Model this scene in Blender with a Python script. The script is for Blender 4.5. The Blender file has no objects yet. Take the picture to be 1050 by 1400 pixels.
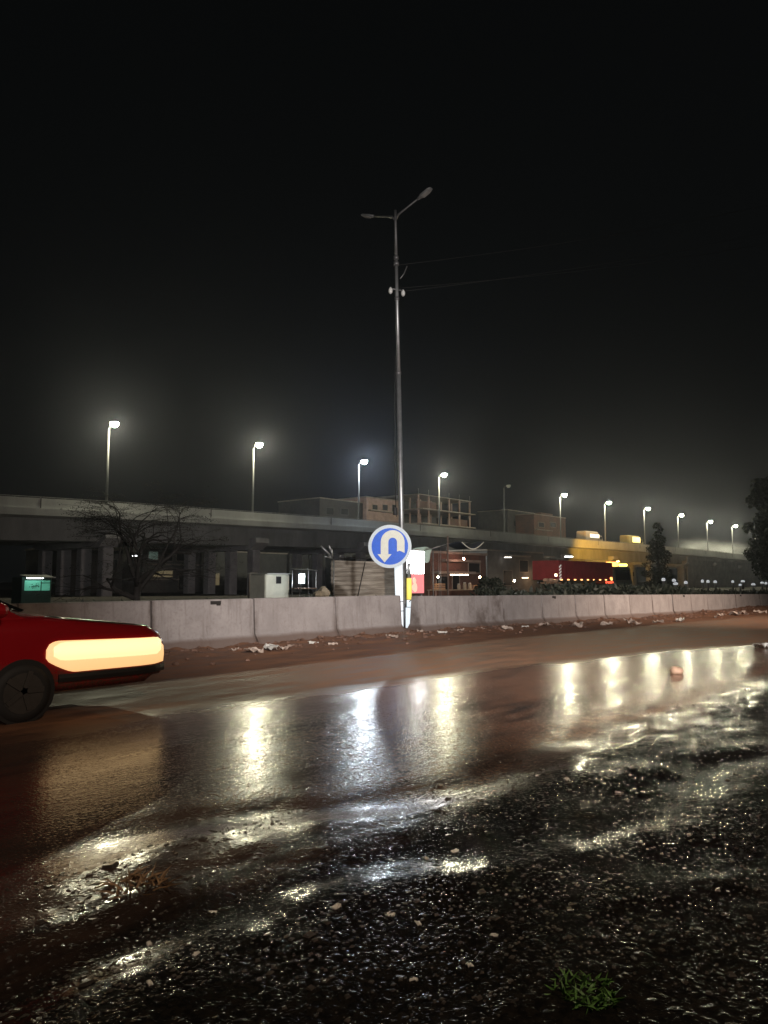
import bpy, math, random
import numpy as np
from mathutils import Vector, Matrix

random.seed(7)
RNG = np.random.default_rng(7)
PI = math.pi
SC = bpy.context.scene
COL = SC.collection

# ------------------------------------------------------------------ camera maths (1050 x 1400 photograph)
F, H = 1030.0, 1.4
AZ, PT = math.radians(40.4), math.atan(95 / 1030.0)
FW = np.array([math.cos(AZ) * math.cos(PT), math.sin(AZ) * math.cos(PT), math.sin(PT)])
RT = np.array([math.sin(AZ), -math.cos(AZ), 0.0])
UP = np.cross(RT, FW)
CAM = np.array([0.0, 0.0, H])

def ray(px, py):
    return FW + (px - 525) / F * RT + (700 - py) / F * UP

def at(px, py, Y):
    """point where the pixel's ray meets the vertical plane y = Y"""
    r = ray(px, py)
    return CAM + r * (Y / r[1])

# ------------------------------------------------------------------ noise (numpy)
def _hash(ix, iy, s):
    h = (ix * 374761393 + iy * 668265263 + s * 1442695041) & 0xFFFFFFFF
    h = ((h ^ (h >> 13)) * 1274126177) & 0xFFFFFFFF
    return ((h ^ (h >> 16)) & 0xFFFF) / 65535.0

def vnoise(x, y, s=0):
    x = np.asarray(x, float); y = np.asarray(y, float)
    ix = np.floor(x).astype(np.int64); iy = np.floor(y).astype(np.int64)
    fx = x - ix; fy = y - iy
    fx = fx * fx * (3 - 2 * fx); fy = fy * fy * (3 - 2 * fy)
    a = _hash(ix, iy, s); b = _hash(ix + 1, iy, s); c = _hash(ix, iy + 1, s); d = _hash(ix + 1, iy + 1, s)
    return (a * (1 - fx) + b * fx) * (1 - fy) + (c * (1 - fx) + d * fx) * fy

def fbm(x, y, o=4, s=0):
    t = 0; a = .5; n = 0
    for i in range(o):
        t = t + a * vnoise(x * 2 ** i + 17.3 * i, y * 2 ** i - 9.1 * i, s + i); n += a; a *= .5
    return t / n

def sst(a, b, x):
    t = np.clip((x - a) / (b - a), 0, 1)
    return t * t * (3 - 2 * t)

# ------------------------------------------------------------------ mesh builder
class MB:
    def __init__(self):
        self.v = []; self.f = []; self.smooth = []
    def add(self, vs, fs, smooth=False):
        n = len(self.v)
        self.v += [tuple(float(c) for c in p) for p in vs]
        self.f += [tuple(i + n for i in f) for f in fs]
        self.smooth += [smooth] * len(fs)
        return self
    def box(self, c, s, rz=0.0, M=None, ch=0.0):
        """box with chamfered edges when ch > 0"""
        hx, hy, hz = s[0] / 2, s[1] / 2, s[2] / 2
        ch = min(ch, hx * .9, hy * .9, hz * .9)
        if ch <= 0:
            vs = [(x, y, z) for z in (-hz, hz) for x, y in ((-hx, -hy), (hx, -hy), (hx, hy), (-hx, hy))]
            fs = [(3, 2, 1, 0), (4, 5, 6, 7), (0, 1, 5, 4), (1, 2, 6, 5), (2, 3, 7, 6), (3, 0, 4, 7)]
        else:
            vs = []; 
            def ring(z, i):
                x, y = hx - i, hy - i
                k = ch if i == 0 else 0
                if i == 0:
                    return [(-x + k, -y, z), (x - k, -y, z), (x, -y + k, z), (x, y - k, z), (x - k, y, z), (-x + k, y, z), (-x, y - k, z), (-x, -y + k, z)]
                return [(-x, -y, z), (x, -y, z), (x, -y, z), (x, y, z), (x, y, z), (-x, y, z), (-x, y, z), (-x, -y, z)]
            vs = ring(-hz, ch) + ring(-hz + ch, 0) + ring(hz - ch, 0) + ring(hz, ch)
            fs = [(7, 5, 3, 1), tuple(24 + i for i in (1, 3, 5, 7))]
            for r in range(3):
                for i in range(8):
                    j = (i + 1) % 8
                    a, b, c2, d = r * 8 + i, r * 8 + j, (r + 1) * 8 + j, (r + 1) * 8 + i
                    if r != 1 and i % 2 == 1:
                        fs.append((a, b, c2) if r == 2 else (b, c2, d))
                    else:
                        fs.append((a, b, c2, d))
        cr, sr = math.cos(rz), math.sin(rz)
        out = []
        for x, y, z in vs:
            if M is not None:
                q = M @ Vector((x, y, z)); out.append((q.x + c[0], q.y + c[1], q.z + c[2]))
            else:
                out.append((c[0] + x * cr - y * sr, c[1] + x * sr + y * cr, c[2] + z))
        return self.add(out, fs)
    def tube(self, pts, rad, seg=8, cap=True, smooth=True):
        pts = [Vector(p) for p in pts]
        if not hasattr(rad, '__len__'): rad = [rad] * len(pts)
        vs = []; ref = None
        for i, p in enumerate(pts):
            d = (pts[min(i + 1, len(pts) - 1)] - pts[max(i - 1, 0)]).normalized()
            if ref is None:
                ref = Vector((0, 0, 1)) if abs(d.z) < .9 else Vector((1, 0, 0))
            u = d.cross(ref); u.normalize(); w = u.cross(d); ref = w if abs(w.dot(d)) < .9 else ref
            w = u.cross(d).normalized()
            for k in range(seg):
                t = 2 * PI * k / seg
                q = p + (u * math.cos(t) + w * math.sin(t)) * rad[i]
                vs.append(tuple(q))
        fs = []
        for i in range(len(pts) - 1):
            for k in range(seg):
                j = (k + 1) % seg
                fs.append((i * seg + k, i * seg + j, (i + 1) * seg + j, (i + 1) * seg + k))
        self.add(vs, fs, smooth)
        if cap:
            n = len(self.v) - len(vs)
            self.f.append(tuple(n + k for k in range(seg))[::-1]); self.smooth.append(False)
            self.f.append(tuple(n + (len(pts) - 1) * seg + k for k in range(seg))); self.smooth.append(False)
        return self
    def loft(self, rings, close=True, cap=True, smooth=False):
        n = len(rings[0]); vs = [p for r in rings for p in r]; fs = []
        m = n if close else n - 1
        for i in range(len(rings) - 1):
            for k in range(m):
                j = (k + 1) % n
                fs.append((i * n + k, i * n + j, (i + 1) * n + j, (i + 1) * n + k))
        self.add(vs, fs, smooth)
        if cap and close:
            b = len(self.v) - len(vs)
            self.f.append(tuple(b + k for k in range(n))[::-1]); self.smooth.append(False)
            self.f.append(tuple(b + (len(rings) - 1) * n + k for k in range(n))); self.smooth.append(False)
        return self
    def blob(self, c, r, seed=0, amp=.25, nu=9, nv=6):
        rnd = random.Random(seed); ph = [rnd.uniform(0, 6.28) for _ in range(6)]
        vs = []; fs = []
        for j in range(nv + 1):
            v = PI * j / nv
            for i in range(nu):
                u = 2 * PI * i / nu
                k = 1 + amp * (math.sin(2 * u + ph[0]) * math.sin(v) + .6 * math.sin(3 * v + u + ph[1]) + .5 * rnd.uniform(-1, 1))
                vs.append((c[0] + r[0] * k * math.sin(v) * math.cos(u), c[1] + r[1] * k * math.sin(v) * math.sin(u), c[2] + r[2] * k * math.cos(v)))
        for j in range(nv):
            for i in range(nu):
                i2 = (i + 1) % nu
                fs.append((j * nu + i, (j + 1) * nu + i, (j + 1) * nu + i2, j * nu + i2))
        return self.add(vs, fs, False)
    def build(self, name, mat, parent=None, bevel=0):
        me = bpy.data.meshes.new(name)
        me.from_pydata(self.v, [], self.f); me.update()
        for p, s in zip(me.polygons, self.smooth): p.use_smooth = s
        o = bpy.data.objects.new(name, me); COL.objects.link(o)
        if mat is not None: me.materials.append(mat)
        if parent is not None: o.parent = parent
        if bevel:
            b = o.modifiers.new('bevel', 'BEVEL'); b.width = bevel; b.segments = 2; b.limit_method = 'ANGLE'
        return o

def tag(o, label=None, cat=None, group=None, kind=None):
    if label: o['label'] = label
    if cat: o['category'] = cat
    if group: o['group'] = group
    if kind: o['kind'] = kind
    return o

def empty(name, loc=(0, 0, 0), rz=0.0):
    o = bpy.data.objects.new(name, None); COL.objects.link(o)
    o.location = loc; o.rotation_euler = (0, 0, rz); o.empty_display_size = .2
    return o

def copy_tree(o, parent=None):
    c = o.copy(); COL.objects.link(c)
    if parent is not None: c.parent = parent
    for ch in list(o.children): copy_tree(ch, c)
    return c

def spot(name, loc, tgt, watts, col, ang, blend, rad=.15):
    l = bpy.data.lights.new(name, 'SPOT'); l.energy = watts; l.color = col; l.spot_size = math.radians(ang); l.spot_blend = blend; l.shadow_soft_size = rad
    o = bpy.data.objects.new(name, l); COL.objects.link(o); o.location = loc
    o.rotation_euler = (Vector(tgt) - Vector(loc)).to_track_quat('-Z', 'Y').to_euler(); return o

# ------------------------------------------------------------------ materials
def new_mat(name):
    m = bpy.data.materials.new(name); m.use_nodes = True
    nt = m.node_tree
    return m, nt, nt.nodes['Principled BSDF'], nt.nodes['Material Output']

def N(nt, t, **k):
    n = nt.nodes.new(t)
    for a, b in k.items():
        if a in n.inputs: n.inputs[a].default_value = b
        else: setattr(n, a, b)
    return n

def c4(c): return (c[0], c[1], c[2], 1)

def mat(name, col, rough=.7, metal=0.0, var=.25, scale=3.0, bump=0.0, bscale=40.0, spec=.5, stretch=(1, 1, 1)):
    m, nt, p, out = new_mat(name)
    tc = N(nt, 'ShaderNodeTexCoord'); mp = N(nt, 'ShaderNodeMapping'); mp.inputs['Scale'].default_value = stretch
    nt.links.new(tc.outputs['Object'], mp.inputs['Vector'])
    no = N(nt, 'ShaderNodeTexNoise', Scale=scale, Detail=6.0, Roughness=.65)
    nt.links.new(mp.outputs[0], no.inputs['Vector'])
    rp = N(nt, 'ShaderNodeValToRGB')
    rp.color_ramp.elements[0].position = .3; rp.color_ramp.elements[1].position = .72
    rp.color_ramp.elements[0].color = c4([x * (1 - var) for x in col])
    rp.color_ramp.elements[1].color = c4([min(1, x * (1 + var)) for x in col])
    nt.links.new(no.outputs['Fac'], rp.inputs[0]); nt.links.new(rp.outputs[0], p.inputs['Base Color'])
    p.inputs['Roughness'].default_value = rough; p.inputs['Metallic'].default_value = metal
    p.inputs['Specular IOR Level'].default_value = spec
    if bump:
        n2 = N(nt, 'ShaderNodeTexNoise', Scale=bscale, Detail=4.0)
        nt.links.new(mp.outputs[0], n2.inputs['Vector'])
        b = N(nt, 'ShaderNodeBump', Strength=bump, Distance=.02)
        nt.links.new(n2.outputs['Fac'], b.inputs['Height']); nt.links.new(b.outputs[0], p.inputs['Normal'])
    return m

def emat(name, col, strength, base=(.8, .8, .8)):
    m, nt, p, out = new_mat(name)
    p.inputs['Base Color'].default_value = c4(base)
    p.inputs['Emission Color'].default_value = c4(col); p.inputs['Emission Strength'].default_value = strength
    return m

def math_n(nt, op, a, b=None, c=None, clamp=False):
    n = nt.nodes.new('ShaderNodeMath'); n.operation = op; n.use_clamp = clamp
    for i, x in enumerate((a, b, c)):
        if x is None: continue
        if isinstance(x, (int, float)): n.inputs[i].default_value = x
        else: nt.links.new(x, n.inputs[i])
    return n.outputs[0]

def ramp01(nt, x, a, b):
    n = nt.nodes.new('ShaderNodeMapRange'); n.interpolation_type = 'SMOOTHSTEP'
    n.inputs['From Min'].default_value = a; n.inputs['From Max'].default_value = b
    nt.links.new(x, n.inputs['Value']); return n.outputs[0]

def mixc(nt, f, a, b):
    n = nt.nodes.new('ShaderNodeMix'); n.data_type = 'RGBA'
    for sock, x in ((n.inputs[0], f), (n.inputs[6], a), (n.inputs[7], b)):
        if isinstance(x, (tuple, list)): sock.default_value = c4(x)
        elif isinstance(x, (int, float)): sock.default_value = x
        else: nt.links.new(x, sock)
    return n.outputs[2]

def mixf(nt, f, a, b):
    n = nt.nodes.new('ShaderNodeMix'); n.data_type = 'FLOAT'
    for sock, x in ((n.inputs[0], f), (n.inputs[2], a), (n.inputs[3], b)):
        if isinstance(x, (int, float)): sock.default_value = x
        else: nt.links.new(x, sock)
    return n.outputs[0]

def noise_at(nt, vec, scale, detail=5.0, rough=.6, stretch=None):
    if stretch:
        mp = N(nt, 'ShaderNodeMapping'); mp.inputs['Scale'].default_value = stretch
        nt.links.new(vec, mp.inputs['Vector']); vec = mp.outputs[0]
    n = N(nt, 'ShaderNodeTexNoise', Scale=scale, Detail=detail, Roughness=rough)
    nt.links.new(vec, n.inputs['Vector']); return n.outputs['Fac']

GRAIN = (.125, .2, .06, .55, .13)
# wet ground: asphalt with a film of laterite mud, wetter and darker towards the near shoulder
def ground_mat():
    m, nt, p, out = new_mat('wet_mud_and_asphalt')
    geo = N(nt, 'ShaderNodeNewGeometry'); pos = geo.outputs['Position']
    sp = N(nt, 'ShaderNodeSeparateXYZ'); nt.links.new(pos, sp.inputs[0]); X, Y = sp.outputs[0], sp.outputs[1]
    big = noise_at(nt, pos, .55, 6, .6, (.55, 1.5, 1))
    mid = noise_at(nt, pos, 2.2, 6, .65, (.4, 1.6, 1))
    fine = noise_at(nt, pos, 26, 5, .7)
    # mud boundary  y = 7.1 - .035 (x-4) - .009 (x-4)^2
    xm = math_n(nt, 'MINIMUM', math_n(nt, 'SUBTRACT', X, 4.0), 16.0)
    yb = math_n(nt, 'ADD', math_n(nt, 'MULTIPLY', xm, .035), math_n(nt, 'MULTIPLY', math_n(nt, 'MULTIPLY', xm, xm), .008))
    t = math_n(nt, 'ADD', math_n(nt, 'ADD', Y, yb), math_n(nt, 'MULTIPLY', math_n(nt, 'SUBTRACT', big, .5), 1.2))
    mud = ramp01(nt, t, 6.7, 7.5)                # dull mud near the barrier
    # shoulder boundary
    ye = math_n(nt, 'ADD', Y, math_n(nt, 'MULTIPLY', math_n(nt, 'SUBTRACT', mid, .5), .9))
    sh = math_n(nt, 'SUBTRACT', 1.0, ramp01(nt, ye, 2.5, 3.3))
    film = ramp01(nt, math_n(nt, 'ADD', math_n(nt, 'MULTIPLY', mid, .6), math_n(nt, 'MULTIPLY', big, .5))  , .34, .62)
    xl = ramp01(nt, X, 2.0, 6.0)
    asp = mixc(nt, math_n(nt, 'MULTIPLY', film, mixf(nt, xl, .35, 1.0)), (.022, .02, .019), (.16, .08, .05))
    mudc = mixc(nt, ramp01(nt, mid, .3, .72), (.13, .068, .043), (.29, .142, .078))
    base = mixc(nt, mud, asp, mudc)
    shc = mixc(nt, ramp01(nt, fine, .35, .75), (.006, .0055, .005), (.02, .017, .013))
    base = mixc(nt, sh, base, shc)
    nt.links.new(base, p.inputs['Base Color'])
    r = mixf(nt, mud, mixf(nt, film, .13, .2), mixf(nt, ramp01(nt, mid, .35, .7), .5, .72))
    r = mixf(nt, sh, r, mixf(nt, ramp01(nt, big, .4, .65), .09, .16))
    nt.links.new(r, p.inputs['Roughness'])
    p.inputs['IOR'].default_value = 1.33
    nt.links.new(mixf(nt, sh, .5, .14), p.inputs['Specular IOR Level'])
    # grain: single wet stones standing out of a smooth film of water
    def domes(scale, keep, size, vec):
        v = N(nt, 'ShaderNodeTexVoronoi', Scale=scale); nt.links.new(vec, v.inputs['Vector'])
        sc = N(nt, 'ShaderNodeSeparateColor'); nt.links.new(v.outputs['Color'], sc.inputs[0])
        k = ramp01(nt, sc.outputs[0], keep, keep + .25)
        d = math_n(nt, 'SUBTRACT', 1.0, math_n(nt, 'DIVIDE', v.outputs['Distance'], size), clamp=True)
        return math_n(nt, 'MULTIPLY', math_n(nt, 'POWER', d, .8), k)
    wv = N(nt, 'ShaderNodeVectorMath', operation='ADD'); nt.links.new(pos, wv.inputs[0])
    wn = N(nt, 'ShaderNodeTexNoise', Scale=14.0, Detail=3.0); nt.links.new(pos, wn.inputs['Vector'])
    ws = N(nt, 'ShaderNodeVectorMath', operation='SCALE'); nt.links.new(wn.outputs['Color'], ws.inputs[0]); ws.inputs['Scale'].default_value = .06; nt.links.new(ws.outputs[0], wv.inputs[1])
    g1 = domes(42.0, .3, .5, pos); g2 = domes(23.0, .55, .5, wv.outputs[0]); g3 = domes(60.0, .2, .55, wv.outputs[0])
    rip = noise_at(nt, pos, 7, 4, .6, (.5, 1.6, 1))
    patch = ramp01(nt, noise_at(nt, pos, 1.3, 5, .65), .26, .55)
    patch2 = ramp01(nt, noise_at(nt, pos, .8, 5, .6, (.5, 1.5, 1)), .2, .5)
    hr = math_n(nt, 'ADD', math_n(nt, 'MULTIPLY', g1, math_n(nt, 'MULTIPLY', patch2, GRAIN[0])), math_n(nt, 'MULTIPLY', rip, GRAIN[1]))
    hr = math_n(nt, 'ADD', hr, math_n(nt, 'MULTIPLY', g3, math_n(nt, 'MULTIPLY', patch2, GRAIN[2])))
    hr = math_n(nt, 'ADD', hr, math_n(nt, 'MULTIPLY', g2, math_n(nt, 'MULTIPLY', patch2, .13)))
    hm = math_n(nt, 'ADD', math_n(nt, 'MULTIPLY', fine, .25), math_n(nt, 'MULTIPLY', g1, .2))
    hs = math_n(nt, 'ADD', math_n(nt, 'MULTIPLY', math_n(nt, 'MULTIPLY', g2, patch), GRAIN[3]), math_n(nt, 'MULTIPLY', g3, GRAIN[4]))
    hs = math_n(nt, 'ADD', hs, math_n(nt, 'MULTIPLY', math_n(nt, 'MULTIPLY', fine, patch), .10))
    hgt = mixf(nt, sh, mixf(nt, mud, hr, hm), hs)
    b = N(nt, 'ShaderNodeBump', Strength=1.0, Distance=.01)
    nt.links.new(hgt, b.inputs['Height']); nt.links.new(b.outputs[0], p.inputs['Normal'])
    return m

def barrier_mat():
    m, nt, p, out = new_mat('weathered_barrier_concrete')
    tc = N(nt, 'ShaderNodeTexCoord'); ob = tc.outputs['Object']
    oi = N(nt, 'ShaderNodeObjectInfo')
    off = N(nt, 'ShaderNodeVectorMath', operation='ADD')
    cmb = N(nt, 'ShaderNodeCombineXYZ'); nt.links.new(math_n(nt, 'MULTIPLY', oi.outputs['Random'], 40.0), cmb.inputs[0])
    nt.links.new(ob, off.inputs[0]); nt.links.new(cmb.outputs[0], off.inputs[1]); vec = off.outputs[0]
    sp = N(nt, 'ShaderNodeSeparateXYZ'); nt.links.new(ob, sp.inputs[0])
    n1 = noise_at(nt, vec, 1.6, 7, .65); n2 = noise_at(nt, vec, 18, 5, .7); st = noise_at(nt, vec, 3.0, 5, .6, (2.5, 1, .25))
    c = mixc(nt, ramp01(nt, n1, .3, .7), (.33, .298, .284), (.46, .418, .398))
    c = mixc(nt, math_n(nt, 'MULTIPLY', ramp01(nt, n2, .48, .72), .5), c, (.22, .18, .165))
    c = mixc(nt, math_n(nt, 'MULTIPLY', ramp01(nt, st, .5, .72), .55), c, (.21, .175, .158))
    c = mixc(nt, mixf(nt, oi.outputs['Random'], 0.0, .35), c, (.27, .235, .22))
    # splashed mud band at the foot
    hz = math_n(nt, 'ADD', sp.outputs[2], math_n(nt, 'MULTIPLY', math_n(nt, 'SUBTRACT', n1, .5), -.12))
    splash = math_n(nt, 'SUBTRACT', 1.0, ramp01(nt, hz, .2, .31))
    c = mixc(nt, math_n(nt, 'MULTIPLY', splash, .8), c, (.13, .08, .058))
    ox = sp.outputs[0]
    en = math_n(nt, 'MAXIMUM', math_n(nt, 'SUBTRACT', 1.0, ramp01(nt, ox, .0, .13)), ramp01(nt, ox, 2.4, 2.5))
    en = math_n(nt, 'MULTIPLY', en, ramp01(nt, math_n(nt, 'SUBTRACT', n1, math_n(nt, 'MULTIPLY', sp.outputs[2], .12)), .32, .55))
    c = mixc(nt, math_n(nt, 'MULTIPLY', en, .75), c, (.10, .07, .055))
    nt.links.new(c, p.inputs['Base Color'])
    p.inputs['Roughness'].default_value = .75
    b = N(nt, 'ShaderNodeBump', Strength=.35, Distance=.01); nt.links.new(n2, b.inputs['Height']); nt.links.new(b.outputs[0], p.inputs['Normal'])
    return m

def corrugated_mat():
    m, nt, p, out = new_mat('corrugated_sheet_steel')
    tc = N(nt, 'ShaderNodeTexCoord')
    n1 = noise_at(nt, tc.outputs['Object'], 2.5, 6, .6, (.3, 1, 3))
    c = mixc(nt, ramp01(nt, n1, .35, .7), (.28, .25, .21), (.55, .51, .44))
    nt.links.new(c, p.inputs['Base Color']); p.inputs['Metallic'].default_value = .15; p.inputs['Roughness'].default_value = .42
    return m

M = {}
M['ground'] = ground_mat()
M['barrier'] = barrier_mat()
M['corr'] = corrugated_mat()
M['notch'] = mat('dark_lifting_slot', (.03, .026, .023), .9)
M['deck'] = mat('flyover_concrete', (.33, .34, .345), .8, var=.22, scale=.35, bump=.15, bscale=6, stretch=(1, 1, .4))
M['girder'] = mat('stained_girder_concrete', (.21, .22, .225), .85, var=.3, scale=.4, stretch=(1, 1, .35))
M['pier'] = mat('pier_concrete', (.28, .28, .30), .85, var=.25, scale=.6)
M['galv'] = mat('galvanised_pole_steel', (.42, .43, .43), .42, .75, var=.2, scale=5)
M['galv_dark'] = mat('dull_pole_steel', (.2, .2, .2), .5, .5, var=.3, scale=5)
M['lamp_pole'] = mat('grey_lamp_pole', (.08, .08, .08), .7, 0, var=.2, scale=5)
M['head'] = mat('lamp_housing_paint', (.35, .36, .36), .5, .3)
M['warm_lens'] = emat('lit_lens_yellow', (1.0, .94, .64), 1350)
M['cool_lens'] = emat('lit_lens_white', (.84, .94, 1.0), 1350)
M['dead_lens'] = mat('unlit_lens', (.5, .5, .48), .15)
M['wire'] = mat('cable_rubber', (.025, .025, .025), .6)
M['porcelain'] = mat('porcelain_insulator', (.75, .75, .72), .2)
M['sign_blue'] = mat('sign_blue_sheeting', (.03, .15, .78), .35, var=.12, scale=9)
M['sign_rim'] = mat('sign_rim_sheeting', (.70, .80, .86), .35, var=.06, scale=9)
M['sign_white'] = mat('sign_white_sheeting', (.82, .84, .74), .35, var=.06, scale=9)
M['post_white'] = emat('white_post_added_glow', (.85, .94, 1), .95, (.82, .88, .92))  # reflective post sheeting with a glow added in the material
M['post_yellow'] = emat('yellow_band_added_glow', (1, .80, .16), .65, (.85, .68, .12))  # glow likewise added to the reflective yellow band
M['black'] = mat('black_rubber', (.02, .02, .02), .6)
M['bark'] = mat('wet_bark', (.022, .018, .015), .8, var=.4, scale=12)
M['leaf'] = mat('dark_leaf', (.02, .028, .016), .6, var=.5, scale=1.2)
M['leaf2'] = mat('dull_leaf', (.018, .025, .015), .65, var=.5, scale=1.4)
M['grass'] = mat('green_grass_blade', (.10, .22, .05), .5, var=.4, scale=30)
M['straw'] = mat('dry_straw', (.3, .19, .1), .6, var=.4, scale=30)
M['litter'] = mat('grubby_paper', (.5, .4, .33), .7, var=.3, scale=20)
M['litter_w'] = mat('pale_plastic_scrap', (.72, .7, .64), .35, var=.2, scale=20)
M['stone'] = mat('pale_orange_stone', (.42, .27, .18), .6, var=.2, scale=14, bump=.3)
M['pebble'] = mat('wet_pebble', (.06, .052, .045), .22, var=.5, scale=8)
def car_paint():
    m, nt, p, out = new_mat('muddy_red_car_paint')
    tc = N(nt, 'ShaderNodeTexCoord'); ob = tc.outputs['Object']; sp = N(nt, 'ShaderNodeSeparateXYZ'); nt.links.new(ob, sp.inputs[0])
    n1 = noise_at(nt, ob, 3.0, 6, .7); n2 = noise_at(nt, ob, 30, 4, .7)
    d = math_n(nt, 'SUBTRACT', 1.0, ramp01(nt, math_n(nt, 'ADD', sp.outputs[2], math_n(nt, 'MULTIPLY', math_n(nt, 'SUBTRACT', n1, .5), -.5)), .3, .62))
    d = math_n(nt, 'MULTIPLY', d, ramp01(nt, n2, .3, .6))
    nt.links.new(mixc(nt, d, (.34, .007, .012), (.10, .055, .035)), p.inputs['Base Color'])
    nt.links.new(mixf(nt, d, .25, .75), p.inputs['Roughness']); return m
M['red_paint'] = car_paint()
M['glass'] = mat('dark_tinted_glass', (.01, .011, .012), .06)
M['tyre'] = mat('tyre_rubber', (.018, .018, .018), .7)
M['rim'] = mat('alloy_rim', (.35, .35, .35), .35, .8)
M['rim_dark'] = mat('muddy_rim', (.06, .055, .05), .6, .3)
M['chrome'] = mat('chrome_trim', (.7, .7, .7), .12, 1.0)
M['trim'] = mat('black_plastic_trim', (.02, .02, .02), .5)
M['redlamp'] = emat('tail_lens_red', (1, .04, .02), .15, (.4, .02, .02))
M['headlens'] = emat('lit_headlamp', (1.0, .56, .22), 1.05)
M['headbar'] = emat('lit_headlamp_reflector', (1.0, .70, .34), 1.45)

# ------------------------------------------------------------------ ground
def slope(X):
    d = np.clip(np.asarray(X, float) - 16, 0, 45)
    return -.0115 * d

def edge_y(X):
    return 2.9 + .85 * (1 - sst(2.2, 4.6, X)) + .25 * (fbm(X * .8, X * 0 + 3.3, 3, 40) - .5)

def ground_z(X, Y):
    X = np.asarray(X, float); Y = np.asarray(Y, float)
    near = np.exp(-np.maximum(X - 14, 0) / 25)
    z = slope(X)
    s = 1 - sst(-.35, .35, Y - edge_y(X))
    # lumpy gravel and mud shoulder
    clump = sst(.42, .62, fbm(X * 1.1, Y * 1.6, 4, 5))
    z = z + s * ((fbm(X * 2, Y * 3, 2, 11) - .5) * .035 + (fbm(X * 13 + 2 * vnoise(X * 5, Y * 5, 77), Y * 15, 4, 12) - .5) * (.003 + .006 * clump)) * near
    z = z + s * .03
    # rut where the road edge has worn away
    e = Y - edge_y(X)
    z = z - .032 * np.exp(-((e - .1) / .3) ** 2) * (.4 + .6 * vnoise(X * .7, Y * 0 + 1, 60))
    e2 = Y - (edge_y(X) - 1.05 - .1 * X * 0)
    z = z - .03 * np.exp(-(e2 / .22) ** 2) * sst(.35, .6, vnoise(X * .55, Y * 0 + 8, 61))
    # road: worn waves and drag ridges along the traffic
    r = 1 - s
    z = z + r * ((fbm(X * .2, Y * .9, 2, 21) - .5) * .014 + (fbm(X * 1.0, Y * 4, 2, 22) - .5) * .0015)
    # soil heaped along the barrier
    b = sst(10.4, 13.0, Y + (fbm(X * .7, Y * .9, 4, 31) - .5) * 1.6)
    far = sst(34, 50, X)
    z = z + b * ((.02 + .09 * fbm(X * .6, Y * .8, 4, 32)) +   .17 * (fbm(X * 3.2, Y * 3.2, 4, 33) - .5) + .4 * far * fbm(X * .4, Y * .5, 3, 34))
    return z

def build_ground():
    xs = [-14.0]
    while xs[-1] < 240:
        x = xs[-1]
        d = .25 if x < 0 else (.028 if x < 5 else .028 + (x - 5) * .0075)
        xs.append(x + min(d, 3.0))
    ys = [-6.0]
    while ys[-1] < 13.9:
        y = ys[-1]
        d = .16 if y < -.2 else (.026 if y < 4.2 else .026 + (y - 4.2) * .006)
        ys.append(y + d)
    xs = np.array(xs); ys = np.array(ys)
    XX, YY = np.meshgrid(xs, ys, indexing='ij')
    ZZ = ground_z(XX, YY)
    nx, ny = XX.shape
    V = np.stack([XX.ravel(), YY.ravel(), ZZ.ravel()], 1)
    ix = np.arange(nx * ny).reshape(nx, ny)
    Fq = np.stack([ix[:-1, :-1], ix[1:, :-1], ix[1:, 1:], ix[:-1, 1:]], -1).reshape(-1, 4)
    cx = (XX[:-1, :-1] + XX[1:, 1:]).ravel() / 2; cy = (YY[:-1, :-1] + YY[1:, 1:]).ravel() / 2
    e = edge_y(cx); bb = 11.2 + .5 * (fbm(cx * .5, cx * 0 + 2, 3, 70) - .5)
    for name, msk in (('road_shoulder', cy < e), ('road', (cy >= e) & (cy < bb)), ('dirt_verge', cy >= bb)):
        fq = Fq[msk]; used = np.unique(fq); remap = -np.ones(len(V), int); remap[used] = np.arange(len(used))
        me = bpy.data.meshes.new(name)
        vv = V[used]; ff = remap[fq]
        me.vertices.add(len(vv)); me.vertices.foreach_set('co', vv.ravel().astype(np.float32))
        me.loops.add(ff.size); me.loops.foreach_set('vertex_index', ff.ravel().astype(np.int32))
        me.polygons.add(len(ff)); me.polygons.foreach_set('loop_start', (np.arange(len(ff)) * 4).astype(np.int32))
        me.polygons.foreach_set('loop_total', np.full(len(ff), 4, np.int32))
        me.update(calc_edges=True); me.validate()
        me.polygons.foreach_set('use_smooth', np.ones(len(me.polygons), bool))
        me.materials.append(M['ground'])
        o = bpy.data.objects.new(name, me); COL.objects.link(o)
        tag(o, kind='structure')
build_ground()
mb = MB(); s = 1500
mb.add([(-s, -s, -.75), (s, -s, -.75), (s, s, -.75), (-s, s, -.75)], [(0, 1, 2, 3)])
tag(mb.build('ground', mat('dark_soil', (.05, .04, .032), .8, scale=.2)), kind='structure')
# raised ground of the strip beyond the barrier
mb = MB()
mb.add([(-60, 13.75, -.25), (16, 13.75, -.25), (60, 13.75, -.6), (300, 13.75, -.6), (-60, 140, -.05), (16, 140, -.05), (60, 140, -.05), (300, 140, -.05)],
       [(0, 1, 5, 4), (1, 2, 6, 5), (2, 3, 7, 6)])
tag(mb.build('service_road', mat('wet_dark_earth', (.03, .026, .023), .95, scale=.5, bump=.4, bscale=8, spec=.1)), kind='structure')

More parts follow.
